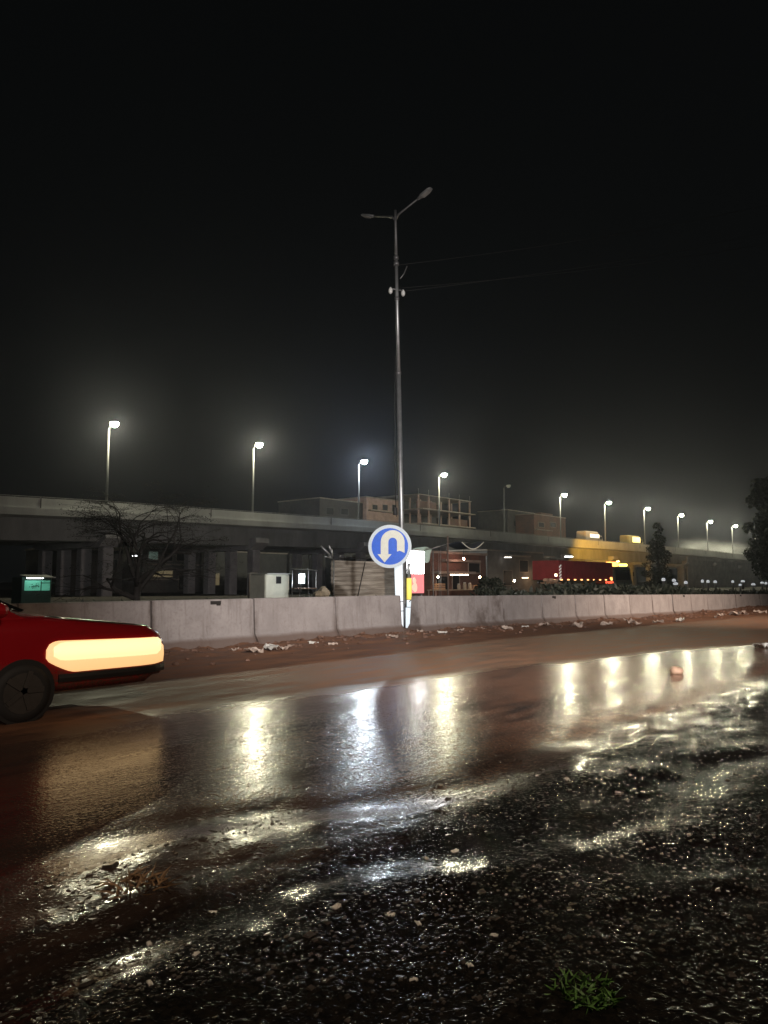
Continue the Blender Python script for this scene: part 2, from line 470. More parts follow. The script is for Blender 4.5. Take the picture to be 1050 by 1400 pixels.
# ------------------------------------------------------------------ concrete barriers
def barrier_mesh(L, seed):
    rnd = random.Random(seed)
    prof = [(-.31, 0), (-.31, .07), (-.16, .30), (-.115, 1.04), (-.095, 1.06), (.095, 1.06), (.115, 1.04), (.16, .30), (.31, .07), (.31, 0)]
    xs = [0, .02, .5 * L, L - .02, L]
    rings = []
    for i, x in enumerate(xs):
        k = .985 if i in (0, 4) else 1.0
        rings.append([(x, y * k + (rnd.uniform(-.004, .004)), z * (.995 if i in (0, 4) else 1) + rnd.uniform(-.003, .003) * (z > .9)) for y, z in prof])
    return MB().loft(rings)

NUMW = ['first', 'second', 'third', 'fourth', 'fifth', 'sixth', 'seventh', 'eighth', 'ninth', 'tenth', 'eleventh', 'twelfth',
        'thirteenth', 'fourteenth', 'fifteenth', 'sixteenth', 'seventeenth']
GB = 'pinkish concrete barriers lined up along the muddy road'
notch_x = {-3: .6, 3: .35, 8: .6, 12: .4}
def barrier(idx, x0, L, label):
    z = float(slope(x0 + L / 2)) - .03
    o = barrier_mesh(L, idx + 50).build('concrete_barrier', M['barrier'])
    o.location = (x0 + random.uniform(-.004, .004), 13.05 + random.uniform(-.02, .02), z)
    o.rotation_euler = (random.uniform(-.008, .008), .0115 if x0 > 16 else 0, random.uniform(-.004, .004))
    tag(o, label, 'barrier', GB)
    if idx in notch_x:
        nb = MB(); nx = notch_x[idx] * L
        nb.box((nx, -.122, .99), (.26, .014, .07)); nb.box((nx + .07, -.1235, .955), (.1, .014, .05))
        nb.build('lifting_slot', M['notch'], o)
x1 = 15.86
for i in range(8):
    L = 2.5; x0 = x1 - L
    barrier(-1 - i, x0, L, f'{NUMW[i]} pinkish concrete barrier block to the left of the round blue sign')
    x1 = x0 - .035 - random.uniform(0, .02)
x0 = 16.62
for i in range(16):
    L = 2.5 if i else 4.45
    if i == 14: break
    barrier(1 + i, x0, L, f'{NUMW[i]} pinkish concrete barrier block to the right of the round blue sign')
    x0 += L + .035 + random.uniform(0, .02)

# ------------------------------------------------------------------ U-turn sign and the two white posts
def sign():
    c = at(533, 747, 13.35)
    nrm = Vector((-.80, -.60, 0)).normalized(); uax = Vector((-nrm.y, nrm.x, 0)) * -1
    if uax.dot(Vector(RT)) < 0: uax = -uax
    vax = Vector((0, 0, 1)); roll = math.radians(1.5)
    r_ = Vector(uax); R0 = .598
    root = empty('traffic_sign', (c[0] + .02, c[1] + .25, float(slope(c[0])) - .05))
    tag(root, 'round blue U-turn traffic sign with white arrow on white post in barrier gap', 'traffic sign')
    base = Vector(root.location); C3 = Vector(c) - base
    def P(u, v, d): return tuple(C3 + (uax * u + vax * v) * R0 + nrm * d)
    def disc(r, d, th, seg=48):
        m = MB(); a = [P(r * math.cos(t), r * math.sin(t), d) for t in np.linspace(0, 2 * PI, seg, endpoint=False)]
        b = [P(r * math.cos(t), r * math.sin(t), d - th) for t in np.linspace(0, 2 * PI, seg, endpoint=False)]
        return m.loft([b, a])
    disc(1.0, .0, .022).build('sign_plate', M['sign_rim'], root)
    disc(.845, .004, .003).build('blue_face', M['sign_blue'], root)
    # arrow outline: tail low on the right, over the top, head down on the left
    cx, cy, ro, ri = .13, .20, .55, .20
    arc_o = [(cx + ro * math.cos(t), cy + ro * math.sin(t)) for t in np.linspace(0, PI, 21)]
    arc_i = [(cx + ri * math.cos(t), cy + ri * math.sin(t)) for t in np.linspace(PI, 0, 21)]
    lx0, lx1 = cx - ro, cx - ri
    out = [(cx + ro, -.30)] + arc_o + [(lx0, -.36), (lx0 - .15, -.36), ((lx0 + lx1) / 2, -.74), (lx1 + .15, -.36), (lx1, -.36)] + arc_i + [(cx + ri, -.24), (cx + (ri + ro) / 2 - .05, -.2)]
    m = MB(); n = len(out)
    m.add([P(u, v, .010) for u, v in out] + [P(u, v, .006) for u, v in out], [tuple(range(n))] + [(i, (i + 1) % n, n + (i + 1) % n, n + i) for i in range(n)])
    m.build('arrow_symbol', M['sign_white'], root)
    # flat white post
    pm = MB(); b = at(547, 855, 13.6); t = at(544, 765, 13.6)
    bx = Vector(b) - base; tx = Vector(t) - base
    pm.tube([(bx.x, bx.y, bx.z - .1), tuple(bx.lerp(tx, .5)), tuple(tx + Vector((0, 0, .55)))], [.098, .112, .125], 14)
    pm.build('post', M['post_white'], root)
    for f_ in (.22, .36):
        q = bx.lerp(tx, f_); MB().tube([(q.x, q.y, q.z - .012), (q.x, q.y, q.z + .012)], .121, 14).build('clamp_band', M['galv_dark'], root)
    bk = MB(); q = C3 - nrm * .07
    bk.box((q.x, q.y, q.z), (.08, .07, 1.0), ch=.01)
    bk.build('bracket', M['galv'], root)
sign()

def delineator():
    b = at(559.5, 853, 13.7); t = at(558.5, 770, 13.7)
    root = empty('delineator_post', tuple(b)); tag(root, 'slim white and yellow banded marker post right of the lamp pole foot', 'marker post')
    h = t[2] - b[2]
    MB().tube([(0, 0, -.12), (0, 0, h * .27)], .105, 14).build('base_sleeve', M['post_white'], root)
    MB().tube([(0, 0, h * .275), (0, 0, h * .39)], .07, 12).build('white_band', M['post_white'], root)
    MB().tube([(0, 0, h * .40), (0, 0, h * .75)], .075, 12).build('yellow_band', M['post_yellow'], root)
    MB().tube([(0, 0, h * .755), (0, 0, h * .98), (0, 0, h)], [.062, .062, .03], 12).build('post_top', M['galv'], root)
    m = MB(); m.tube([(-.08, -.07, h * .37), (.08, -.07, h * .42)], .014, 6); m.build('black_strap', M['black'], root)
    MB().tube([(0, 0, h * .27), (0, 0, h * .277)], .108, 12).build('black_ring', M['black'], root)
delineator()

# ------------------------------------------------------------------ the tall unlit twin-arm lamp pole
def main_pole():
    Yp = 14.0
    b = at(552, 850, Yp); top = at(540.5, 297, Yp)
    root = empty('street_lamp', (b[0], b[1], -.25)); base = Vector(root.location)
    tag(root, 'very tall unlit street lamp pole with two arms rising behind the blue sign', 'street lamp')
    T = Vector(top) - base; B0 = Vector((0, 0, 0))
    L = lambda f: B0.lerp(T, f)
    MB().tube([L(0), L(.30), L(.62)], [.10, .08, .068], 14).build('lower_pole', M['galv'], root)
    MB().tube([L(.62), L(.80), L(.90)], [.06, .054, .05], 12).build('middle_pole', M['galv'], root)
    MB().tube([L(.90), L(1.0), L(1.0) + Vector((0, 0, .22))], [.045, .042, .04], 12).build('upper_pole', M['galv_dark'], root)
    cm = MB()
    for f, r in ((.62, .078), (.80, .07), (.885, .085), (.90, .075)):
        q = L(f); MB().tube([(q.x, q.y, q.z - .05), (q.x, q.y, q.z + .05)], r, 12).build('joint_collar', M['galv_dark'], root)
    for sgn, rise, ln in ((-1, .30, .92), (1, .34, .92)):
        e = T + Vector((0, sgn * ln, rise)); s0 = T + Vector((0, 0, -.12))
        a = MB().tube([s0, T + Vector((0, sgn * .12, .05)), e], [.03, .03, .026], 8).build('arm', M['galv_dark'], root)
        d = (e - T).normalized(); h = MB()
        rings = []
        side = Vector((1, 0, 0)); upv = side.cross(d); upv = upv if upv.z > 0 else -upv
        for t, w, th in ((-.06, .035, .035), (.03, .06, .04), (.1, .10, .045), (.38, .11, .04), (.47, .07, .02)):
            q = e + d * t
            rings.append([tuple(q + side * (w * math.cos(k)) + upv * (th * math.sin(k))) for k in np.linspace(0, 2 * PI, 12, endpoint=False)])
        hd = h.loft(rings, smooth=True).build('lamp_head', M['head'], root)
        l = MB(); q = e + d * .24 - upv * .044
        l.box(tuple(q), (.15, .24, .02), M=Matrix((side, d, upv)).transposed())
        l.build('lens', M['dead_lens'], hd)
    # cross piece with two insulators, hanging end of wire
    z1 = (at(541, 398, Yp)[2] - base.z); f = z1 / T.z
    q = L(f)
    MB().tube([(q.x - .22, q.y + .1, q.z + .06), (q.x + .22, q.y - .1, q.z + .06)], .025, 8).build('cross_bar', M['galv_dark'], root)
    for sx in (-1, 1):
        p0 = Vector((q.x + sx * .2, q.y - sx * .08, q.z))
        MB().tube([p0 + Vector((0, 0, .10)), p0 + Vector((0, 0, .05)), p0, p0 - Vector((0, 0, .07)), p0 - Vector((0, 0, .11))], [.02, .05, .065, .055, .02], 10).build('insulator', M['porcelain'], root)
    w = MB(); w.tube([(q.x + .1, q.y - .05, q.z + .42), (q.x + .22, q.y - .1, q.z + .6), (q.x + .3, q.y - .16, q.z + .85)], .018, 6)
    w.build('loose_wire', M['galv_dark'], root)
    # dark cable clipped on the shaded side
    cb = MB(); cb.tube([L(.28) + Vector((-.16, .06, 0)), L(.4) + Vector((-.2, .06, 0)), L(.55) + Vector((-.14, .05, 0)), L(.66) + Vector((-.1, .03, 0))], .014, 6)
    cb.build('hanging_cable', M['wire'], root)
    jb = MB(); jb.box(tuple(L(.30) + Vector((-.2, .06, -.1))), (.12, .08, .22), ch=.01); jb.build('junction_box', M['trim'], root)
    lb = MB(); lb.box(tuple(L(.115) + Vector((-.06, -.1, 0))), (.16, .10, 1.15), ch=.01); lb.build('fuse_box', M['galv_dark'], root)
    return base + L(f), base + L(.885)
ins, clampq = main_pole()
for k, (px, py, st) in enumerate(((1120, 262, clampq + Vector((.1, 0, 0))), (1120, 300, ins + Vector((.2, -.08, .05))), (1120, 318, ins + Vector((-.2, .1, .05))))):
    e = Vector(at(px, py, 7.0 + k * .25)); pts = []
    for i in range(17):
        t = i / 16; q = st.lerp(e, t); q.z -= .9 * 4 * t * (1 - t) * .35; pts.append(tuple(q))
    tag(MB().tube(pts, .0045, 6).build('overhead_wire', M['wire']),
        ['topmost faint overhead wire from the tall lamp pole', 'middle faint overhead wire from the tall lamp pole', 'lowest faint overhead wire from the tall lamp pole'][k], 'wire', 'overhead wires in the dark sky')

# ------------------------------------------------------------------ flyover
ST = 20.0
path = []
x, y = 42.0, 74.0
nodes = []
for n in range(17):
    nodes.append((x, y)); h = -math.radians(3.5) * min(1, max(0, (n - 2) / 3)); x += ST * math.cos(h); y += ST * math.sin(h)
nodes = [(42 - ST * k, 74.0) for k in (6, 5, 4, 3, 2, 1)] + nodes
OFF = 6
lampz = [18.27, 18.82, 19.09, 19.29, 19.3, 19.38, 19.22, 19.28, 18.93, 18.33, 18.14, 17.78]
topz = {-6: 7.2, -5: 7.5, -4: 7.9, -3: 8.3, -2: 8.8, -1: 9.3, 0: 9.8, 1: 10.1, 2: 10.4, 3: 10.5, 4: 10.5, 5: 10.4, 6: 10.35, 7: 10.3, 8: 10.2, 9: 10.0, 10: 9.7, 11: 9.4, 12: 9.0, 13: 8.6, 14: 8.1, 15: 7.6, 16: 7.1}
def fly(t):
    """position on the near parapet and heading at node parameter t (0 = first lamp)"""
    u = t + OFF; i = int(max(0, min(len(nodes) - 2, math.floor(u)))); f = u - i
    a, b = nodes[i], nodes[i + 1]
    zz = [topz[k] for k in range(-6, 17)]
    def cr(p, k, f):
        p0, p1, p2, p3 = p[max(k - 1, 0)], p[k], p[k + 1], p[min(k + 2, len(p) - 1)]
        return .5 * (2 * p1 + (p2 - p0) * f + (2 * p0 - 5 * p1 + 4 * p2 - p3) * f * f + (3 * p1 - p0 - 3 * p2 + p3) * f ** 3)
    px = cr([n_[0] for n_ in nodes], i, f); py = cr([n_[1] for n_ in nodes], i, f); pz = cr(zz, i, f)
    hd = math.atan2(b[1] - a[1], b[0] - a[0])
    return px, py, pz, hd

def flyover():
    root = empty('flyover', (42, 74, 0)); base = Vector(root.location)
    tag(root, 'long grey concrete flyover crossing behind the barriers with lit lamps along it', 'flyover')
    ts = np.arange(-6, 15.9, .25)
    def sweep(prof, ts=ts):
        rings = []
        for t in ts:
            px, py, pz, hd = fly(t); nx, ny = -math.sin(hd), math.cos(hd)
            rings.append([(px + nx * o - base.x, py + ny * o - base.y, pz + z) for o, z in prof])
        return MB().loft(rings)
    W = 17.0
    sweep([(0, 0), (.22, 0), (.22, -1.0), (0, -1.0)]).build('parapet', M['deck'], root)
    sweep([(W - .22, 0), (W, 0), (W, -1.0), (W - .22, -1.0)]).build('parapet', M['deck'], root)
    sweep([(-.12, -1.003), (W + .12, -1.003), (W + .12, -1.72), (W - 2, -1.95), (2, -1.95), (-.12, -1.72)]).build('deck', M['deck'], root)
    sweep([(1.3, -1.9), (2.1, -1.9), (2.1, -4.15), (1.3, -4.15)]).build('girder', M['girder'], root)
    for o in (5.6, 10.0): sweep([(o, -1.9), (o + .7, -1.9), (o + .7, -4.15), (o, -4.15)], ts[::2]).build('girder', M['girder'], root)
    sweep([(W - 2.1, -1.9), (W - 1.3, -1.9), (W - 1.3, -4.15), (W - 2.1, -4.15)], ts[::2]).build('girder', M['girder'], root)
    sweep([(.85, -1.9), (1.2, -1.9), (1.2, -11), (.85, -11)], np.arange(8.3, 15.9, .25)).build('retaining_wall', M['pier'], root)
    rl = sweep([(.06, .1), (.12, .1), (.12, .16), (.06, .16)])
    for t in np.arange(-6, 15.9, .125):
        px, py, pz, hd = fly(t); rl.box((px - math.sin(hd) * .09 - base.x, py + .09 - base.y, pz + .05), (.06, .04, .1))
    rl.build('handrail', M['galv_dark'], root)
    # expansion gaps on the outer edge
    for t in np.arange(-5.5, 15, 1.025):
        px, py, pz, hd = fly(t); MB().box((px - base.x, py - .012 - base.y, pz - .5), (.09, .03, .96), hd).build('expansion_joint', M['notch'], root)
    # drain pipes and piers
    X = 63.0 - 20.5 * 5
    tpos = []
    while X < 340:
        t = (X - 42) / 20.0; 
        if t > 15.5: break
        if t > -5.8: tpos.append(t)
        X += 20.5
    for t in tpos:
        px, py, pz, hd = fly(t); nx, ny = -math.sin(hd), math.cos(hd)
        loc = lambda o, z: (px + nx * o - base.x, py + ny * o - base.y, z)
        pr = MB()
        M3 = Matrix.Rotation(hd, 3, 'Z')
        ztop = pz - 4.15
        # hammer-head cross beam
        rings = []
        for dx in (-1.05, 1.05):
            r = []
            for o, z in ((-.1, ztop + .9), (W + .1, ztop + .9), (W + .1, ztop + .35), (W - 1.2, ztop - .55), (1.2, ztop - .55), (-.1, ztop + .35)):
                q = loc(o, z); r.append((q[0] + math.cos(hd) * dx, q[1] + math.sin(hd) * dx, q[2]))
            rings.append(r)
        pier = pr.loft(rings).build('pier', M['pier'], root)
        for o in (1.6, 6.2, 10.8, 15.4):
            q = loc(o, 0)
            MB().box((q[0], q[1], (ztop - .56 - .5) / 2), (1.25, 1.25, ztop - .56 + .5), hd, ch=.12).build('column', M['pier'], pier)
    return root
flyover()

# ------------------------------------------------------------------ flyover lamps
def flyover_lamp(lens):
    root = empty('flyover_lamp')
    pole = MB().tube([(0, 0, 0), (0, 0, 4), (0, 0, 8.6)], [.14, .12, .09], 10).build('pole', M['lamp_pole'], root)
    MB().box((0, 0, .05), (.45, .45, .1), ch=.02).build('base_plate', M['galv_dark'], root)
    MB().tube([(0, 0, 8.5), (0, -.25, 8.85), (0, -.7, 9.0)], [.06, .055, .05], 8).build('arm', M['lamp_pole'], root)
    h = MB(); rings = []
    for t, w, th in ((-.65, .07, .05), (-.8, .2, .09), (-1.35, .22, .08), (-1.5, .12, .04)):
        rings.append([(w * math.cos(k), t, 9.05 + max(-.02, th * math.sin(k))) for k in np.linspace(0, 2 * PI, 12, endpoint=False)])
    hd = h.loft(rings, smooth=True).build('lamp_head', M['head'], root)
    b = MB(); vs = []
    # bowl-shaped lens under the head
    for j in range(5):
        v = j / 4 * PI / 2
        b_ = [(.42 * math.cos(v) * math.cos(k), -1.08 + .46 * math.cos(v) * math.sin(k), 9.02 - .46 * math.sin(v)) for k in np.linspace(0, 2 * PI, 12, endpoint=False)]
        vs.append(b_)
    b.loft(vs, cap=True, smooth=True).build('lens', lens, hd)
    return root
GL = 'street lamps standing along the flyover'
protos = {}
for n in range(12):
    kind = {2: 'cool_lens', 4: 'dead_lens'}.get(n, 'warm_lens')
    if kind in protos: o = copy_tree(protos[kind])
    else: o = protos[kind] = flyover_lamp(M[kind])
    px, py, pz, hd = fly(n)
    px += {5: .9, 10: -.5}.get(n, 0) - .25
    zb = pz - 1.0
    o.location = (px, py + .45, zb); o.rotation_euler = (0, 0, hd)
    o.scale = (1, 1, (lampz[n] - zb) / 9.0)
    lab = {2: 'white lit street lamp on the flyover just left of the tall unlit pole', 4: 'only unlit street lamp on the flyover, a bare dark pole'}.get(n)
    if not lab:
        lab = f'yellowish lit street lamp on the flyover, {NUMW[n]} lamp post from the left end'
    tag(o, lab, 'street lamp', GL)

# ------------------------------------------------------------------ buildings
def P_wall(name, col, var=.3, scale=.8):
    if name not in M: M[name] = mat(name, col, .85, var=var, scale=scale)
    return M[name]
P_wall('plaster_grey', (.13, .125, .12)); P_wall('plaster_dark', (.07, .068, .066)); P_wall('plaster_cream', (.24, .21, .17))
P_wall('plaster_pink', (.42, .29, .25)); P_wall('slab_pale', (.34, .29, .25)); P_wall('shutter_grey', (.12, .12, .12))
M['brickwork'] = None
def brick_mat():
    m, nt, p, out = new_mat('red_brickwork')
    tc = N(nt, 'ShaderNodeTexCoord'); mp = N(nt, 'ShaderNodeMapping'); mp.inputs['Rotation'].default_value = (PI / 2, 0, 0)
    nt.links.new(tc.outputs['Object'], mp.inputs['Vector'])
    b = N(nt, 'ShaderNodeTexBrick', Scale=2.2); nt.links.new(mp.outputs[0], b.inputs['Vector'])
    b.inputs['Color1'].default_value = (.2, .085, .06, 1); b.inputs['Color2'].default_value = (.13, .06, .045, 1); b.inputs['Mortar'].default_value = (.17, .14, .12, 1)
    n1 = noise_at(nt, tc.outputs['Object'], .7, 5)
    c = mixc(nt, ramp01(nt, n1, .35, .7), b.outputs['Color'], (.11, .07, .055)); nt.links.new(c, p.inputs['Base Color']); p.inputs['Roughness'].default_value = .9
    return m
M['brickwork'] = brick_mat()
M['win_dark'] = mat('dark_window_glass', (.012, .013, .015), .55, spec=.2)
M['win_warm'] = emat('dim_lit_window_yellow', (1, .78, .42), .10, (.2, .18, .14))
M['win_green'] = emat('dim_lit_window_green', (.55, .8, .66), .075, (.1, .12, .11))

def house(name, px0, px1, ytop, Y, depth, wall, label, cat='building', floors=2, wins=(), slabs=(), slabmat='slab_pale', parapet=.0, slant=0, roofbits=()):
    """wins: (px0, px1, y0, y1, material name); slabs: (y, px0, px1, out)"""
    a = at(px0, ytop, Y); b = at(px1, ytop, Y); x0, x1 = a[0], b[0]; hgt = .5 * (a[2] + b[2])
    root = empty(name, ((x0 + x1) / 2, Y + depth / 2, -.3)); base = Vector(root.location)
    tag(root, label, cat)
    cx = (x0 + x1) / 2; w = x1 - x0
    MB().box((0, 0, (hgt + .3) / 2), (w, depth, hgt + .3)).build('wall', M[wall], root)
    MB().box((0, 0, hgt + .3 + .11), (w + .3, depth + .3, .22), ch=.03).build('roof', M[slabmat], root)
    for (p0, p1, y0, y1, mt) in wins:
        q0 = at(p0, y0, Y); q1 = at(p1, y1, Y)
        wx, wz = (q0[0] + q1[0]) / 2 - base.x, (q0[2] + q1[2]) / 2 - base.z; ww, wh = abs(q1[0] - q0[0]), abs(q0[2] - q1[2])
        fr = MB(); yy = -depth / 2
        for sx in (-1, 1): fr.box((wx + sx * (ww / 2), yy - .03, wz), (.08, .06, wh + .16))
        for sz in (-1, 1): fr.box((wx, yy - .03, wz + sz * (wh / 2 + .04)), (ww - .08, .06, .08))
        fo = fr.build('window', M['slab_pale' if wall != 'plaster_dark' else 'plaster_grey'], root)
        MB().box((wx, yy - .012, wz), (ww - .08, .02, wh)).build('pane', M[mt], fo)
    for (yy_, p0, p1, out_) in slabs:
        q0 = at(p0, yy_, Y); q1 = at(p1, yy_, Y)
        ob = MB(); ob.box(((q0[0] + q1[0]) / 2 - base.x, -depth / 2 - out_ / 2, (q0[2] + q1[2]) / 2 - base.z), (abs(q1[0] - q0[0]), out_, .22), ch=.02)
        sl = ob.build('balcony', M[slabmat], root)
    for (p0, p1, y0, y1) in roofbits:
        q0 = at(p0, y0, Y); q1 = at(p1, y1, Y)
        MB().box(((q0[0] + q1[0]) / 2 - base.x, 1.5 - depth / 2, (q0[2] + hgt) / 2 + .41), (abs(q1[0] - q0[0]), 2.0, max(.3, q0[2] - hgt))).build('stair_head', M[wall], root)
    return root

# houses seen under the flyover
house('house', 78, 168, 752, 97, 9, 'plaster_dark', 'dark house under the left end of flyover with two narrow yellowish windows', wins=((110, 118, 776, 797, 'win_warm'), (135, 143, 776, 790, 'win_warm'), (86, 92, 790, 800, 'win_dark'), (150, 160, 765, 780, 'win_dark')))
house('house', 196, 276, 742, 98, 10, 'plaster_grey', 'pale two storey house with balcony bands seen behind the bare tree', wins=((203, 216, 754, 765, 'win_green'), (224, 236, 757, 767, 'win_dark'), (241, 257, 757, 767, 'win_dark'), (203, 236, 780, 789, 'win_warm'), (244, 262, 786, 806, 'win_dark')), slabs=((772, 200, 272, 1.5), (750, 200, 268, 1.2), (792, 198, 240, 1.0)))
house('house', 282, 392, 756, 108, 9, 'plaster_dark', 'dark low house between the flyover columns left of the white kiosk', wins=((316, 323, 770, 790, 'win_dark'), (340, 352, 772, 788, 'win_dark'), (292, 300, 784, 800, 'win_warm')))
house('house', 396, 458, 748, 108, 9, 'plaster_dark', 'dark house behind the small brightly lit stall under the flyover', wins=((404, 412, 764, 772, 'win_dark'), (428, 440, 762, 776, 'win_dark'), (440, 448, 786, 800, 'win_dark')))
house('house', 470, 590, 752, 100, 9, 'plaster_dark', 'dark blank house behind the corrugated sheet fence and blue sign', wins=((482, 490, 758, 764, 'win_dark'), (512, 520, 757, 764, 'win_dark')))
# right of the sign: brick shops
house('shop_building', 588, 664, 758, 40, 6, 'brickwork', 'red brick shop with pale ledge right of the bright lightbox', cat='shop', wins=((596, 612, 788, 806, 'win_dark'), (618, 628, 787, 806, 'win_dark'), (640, 656, 770, 783, 'win_dark')), slabs=((783, 590, 640, .9), (767, 604, 652, .5)))
house('shop_building', 666, 742, 755, 62, 7, 'plaster_grey', 'grey brown shop between two flyover columns right of the brick shop', cat='shop', wins=((688, 700, 780, 800, 'win_dark'), (710, 722, 766, 782, 'win_dark')), slabs=((760, 690, 720, .8),))
house('shop_building', 736, 800, 757, 75, 7, 'plaster_grey', 'pale low shop behind the red truck under the flyover', cat='shop', wins=((742, 752, 774, 786, 'win_dark'), (756, 766, 774, 786, 'win_dark')), slabs=((762, 740, 796, .9),))
# taller blocks beyond the flyover
house('apartment_block', 437, 499, 685, 105, 12, 'plaster_dark', 'dark flat roofed block above flyover left of the pink block', roofbits=((444, 452, 681, 684),), wins=((446, 456, 694, 704, 'win_dark'), (466, 476, 695, 704, 'win_dark')))
house('apartment_block', 501, 549, 683, 104, 10, 'plaster_pink', 'pinkish block above the flyover between white lamp and tall pole', wins=((509, 516, 690, 697, 'win_dark'), (523, 530, 690, 698, 'win_dark'), (536, 542, 690, 700, 'win_dark')), slabs=((700, 503, 549, .8),))
house('apartment_block', 552, 573, 679, 110, 9, 'plaster_dark', 'dark narrow block just right of the tall unlit pole', wins=((558, 564, 690, 698, 'win_dark'),))
def unfinished():
    Y = 100; px0, px1 = 573, 643
    xs = [at(p, 700, Y)[0] for p in np.linspace(px0, px1, 6)]
    z = [at(610, v, Y)[2] for v in (681, 700, 719, 738)]
    root = empty('unfinished_building', (xs[0], Y, -.3)); base = Vector(root.location)
    tag(root, 'unfinished multi storey building with open slabs and columns above flyover', 'building')
    W = xs[-1] - xs[0]; D = 11
    for i, zz in enumerate(z + [z[-1] - 3.2, z[-1] - 6.4]):
        out = 1.3 if i else .2
        MB().box((W / 2, D / 2 - out / 2, zz - base.z), (W + .6, D + out, .24 if i else .18), ch=.02).build('floor_slab', M['slab_pale'], root)
    for x_ in xs:
        for yy in (0.2, D / 2, D - .2):
            MB().box((x_ - base.x, yy, (z[0] - .09 + .3) / 2), (.3, .3, z[0] - .09 + .3)).build('column', M['plaster_pink'], root)
    for k, (i0, i1) in enumerate(((0, 2), (3, 5), (1, 3), (2, 5), (0, 4))):
        zlo = (z + [z[-1] - 3.2, z[-1] - 6.4])[k + 1 if k < 4 else 5]
        MB().box(((xs[i0] + xs[i1]) / 2 - base.x, .8, zlo + .9 - base.z + .12), (xs[i1] - xs[i0] - .4, .2, 1.8)).build('infill_wall', M['brickwork'], root)
    MB().box((W / 2, D - 1.2, (z[0] + .3) / 2 - .2), (W - .6, .2, z[0])).build('rear_wall', M['plaster_dark'], root)
    MB().box((W / 2, .6, z[0] - base.z + .75), (W, .15, .9)).build('roof_parapet', M['plaster_pink'], root) if 0 else None
    for x_ in xs: MB().tube([(x_ - base.x, .2, z[0] - base.z), (x_ - base.x, .2, z[0] - base.z + 1.3)], .05, 5).build('rebar', M['galv_dark'], root)
unfinished()
house('brick_building', 694, 731, 700, 112, 10, 'plaster_dark', 'dark brick building above the flyover right of the unlit lamp post', wins=((702, 710, 712, 720, 'win_dark'), (716, 722, 712, 720, 'win_dark')))
house('brick_building', 730, 773, 706, 106, 10, 'brickwork', 'red brick building with pale roof edge standing above the flyover behind a lamp', wins=((736, 744, 714, 721, 'win_dark'), (752, 760, 714, 721, 'win_dark')), slabs=((725, 731, 752, .9),), roofbits=((742, 758, 701, 705),))

# ------------------------------------------------------------------ small things beyond the barrier
def kiosk_green():
    Y = 55; p0 = at(30, 789, Y); p1 = at(70, 808, Y)
    w = p1[0] - p0[0]
    root = empty('kiosk', ((p0[0] + p1[0]) / 2, Y, -.3)); tag(root, 'small green lit kiosk with white tube lamp at far left', 'kiosk')
    z0, z1 = p1[2] + .3, p0[2] + .3
    MB().box((0, .8, z1 / 2), (w, 1.6, z1), ch=.03).build('body', P_wall('green_paint', (.012, .04, .03)), root)
    MB().box((w * .02, -.011, (z0 + z1) / 2 - .1), (w * .85, .02, (z1 - z0) * .72)).build('front_panel', emat('green_glow_panel', (.16, .75, .5), .26, (.1, .4, .3)), root)
    d = MB(); d.box((w * .14, -.035, (z0 + z1) / 2 - .14), (.06, .03, (z1 - z0) * .7)); d.box((w * .14 + .5, -.035, z1 - .42), (1.0, .03, .06)); d.build('door_frame', P_wall('dark_green_trim', (.02, .06, .045)), root)
    MB().box((-w * .1, -.6, z1 + .06), (w * .9, 1.4, .07), M=Matrix.Rotation(.12, 3, 'X')).build('awning', P_wall('pale_sheet', (.4, .42, .4)), root)
    MB().tube([(-w * .42, -.4, z1 - .06), (w * .12, -.4, z1 - .06)], .05, 8).build('tube_lamp', emat('tube_white', (.9, 1, .97), 9), root)
kiosk_green()

def white_kiosk():
    Y = 42; p0 = at(363, 785, Y); p1 = at(396, 811, Y); w = p1[0] - p0[0]
    root = empty('kiosk', ((p0[0] + p1[0]) / 2, Y, -.3)); tag(root, 'white painted kiosk cabin with one small dark window', 'kiosk')
    z1 = p0[2] + .3
    m = MB(); m.box((0, .9, z1 / 2 + .1), (w, 1.8, z1 - .2), ch=.08); m.build('body', P_wall('kiosk_cream', (.55, .55, .46), .15), root)
    a = at(378, 789, Y); b = at(383.5, 797, Y); cx = (a[0] + b[0]) / 2 - root.location.x; cz = (a[2] + b[2]) / 2 + .3
    fr = MB().box((cx, -.02, cz), (b[0] - a[0] + .1, .04, a[2] - b[2] + .1), ch=.01).build('window', P_wall('dark_trim', (.05, .05, .05)), root)
    MB().box((cx, -.045, cz), (b[0] - a[0], .02, a[2] - b[2])).build('pane', M['win_dark'], fr)
    MB().box((0, .8, z1 + .04), (w + .2, 2.2, .07), ch=.02).build('roof', P_wall('pale_sheet', (.4, .42, .4)), root)
    for sx in (-1, 1):
        for yy in (.2, 1.6): MB().box((sx * (w / 2 - .15), yy, .04), (.12, .12, .22)).build('foot', M['trim'], root)
white_kiosk()

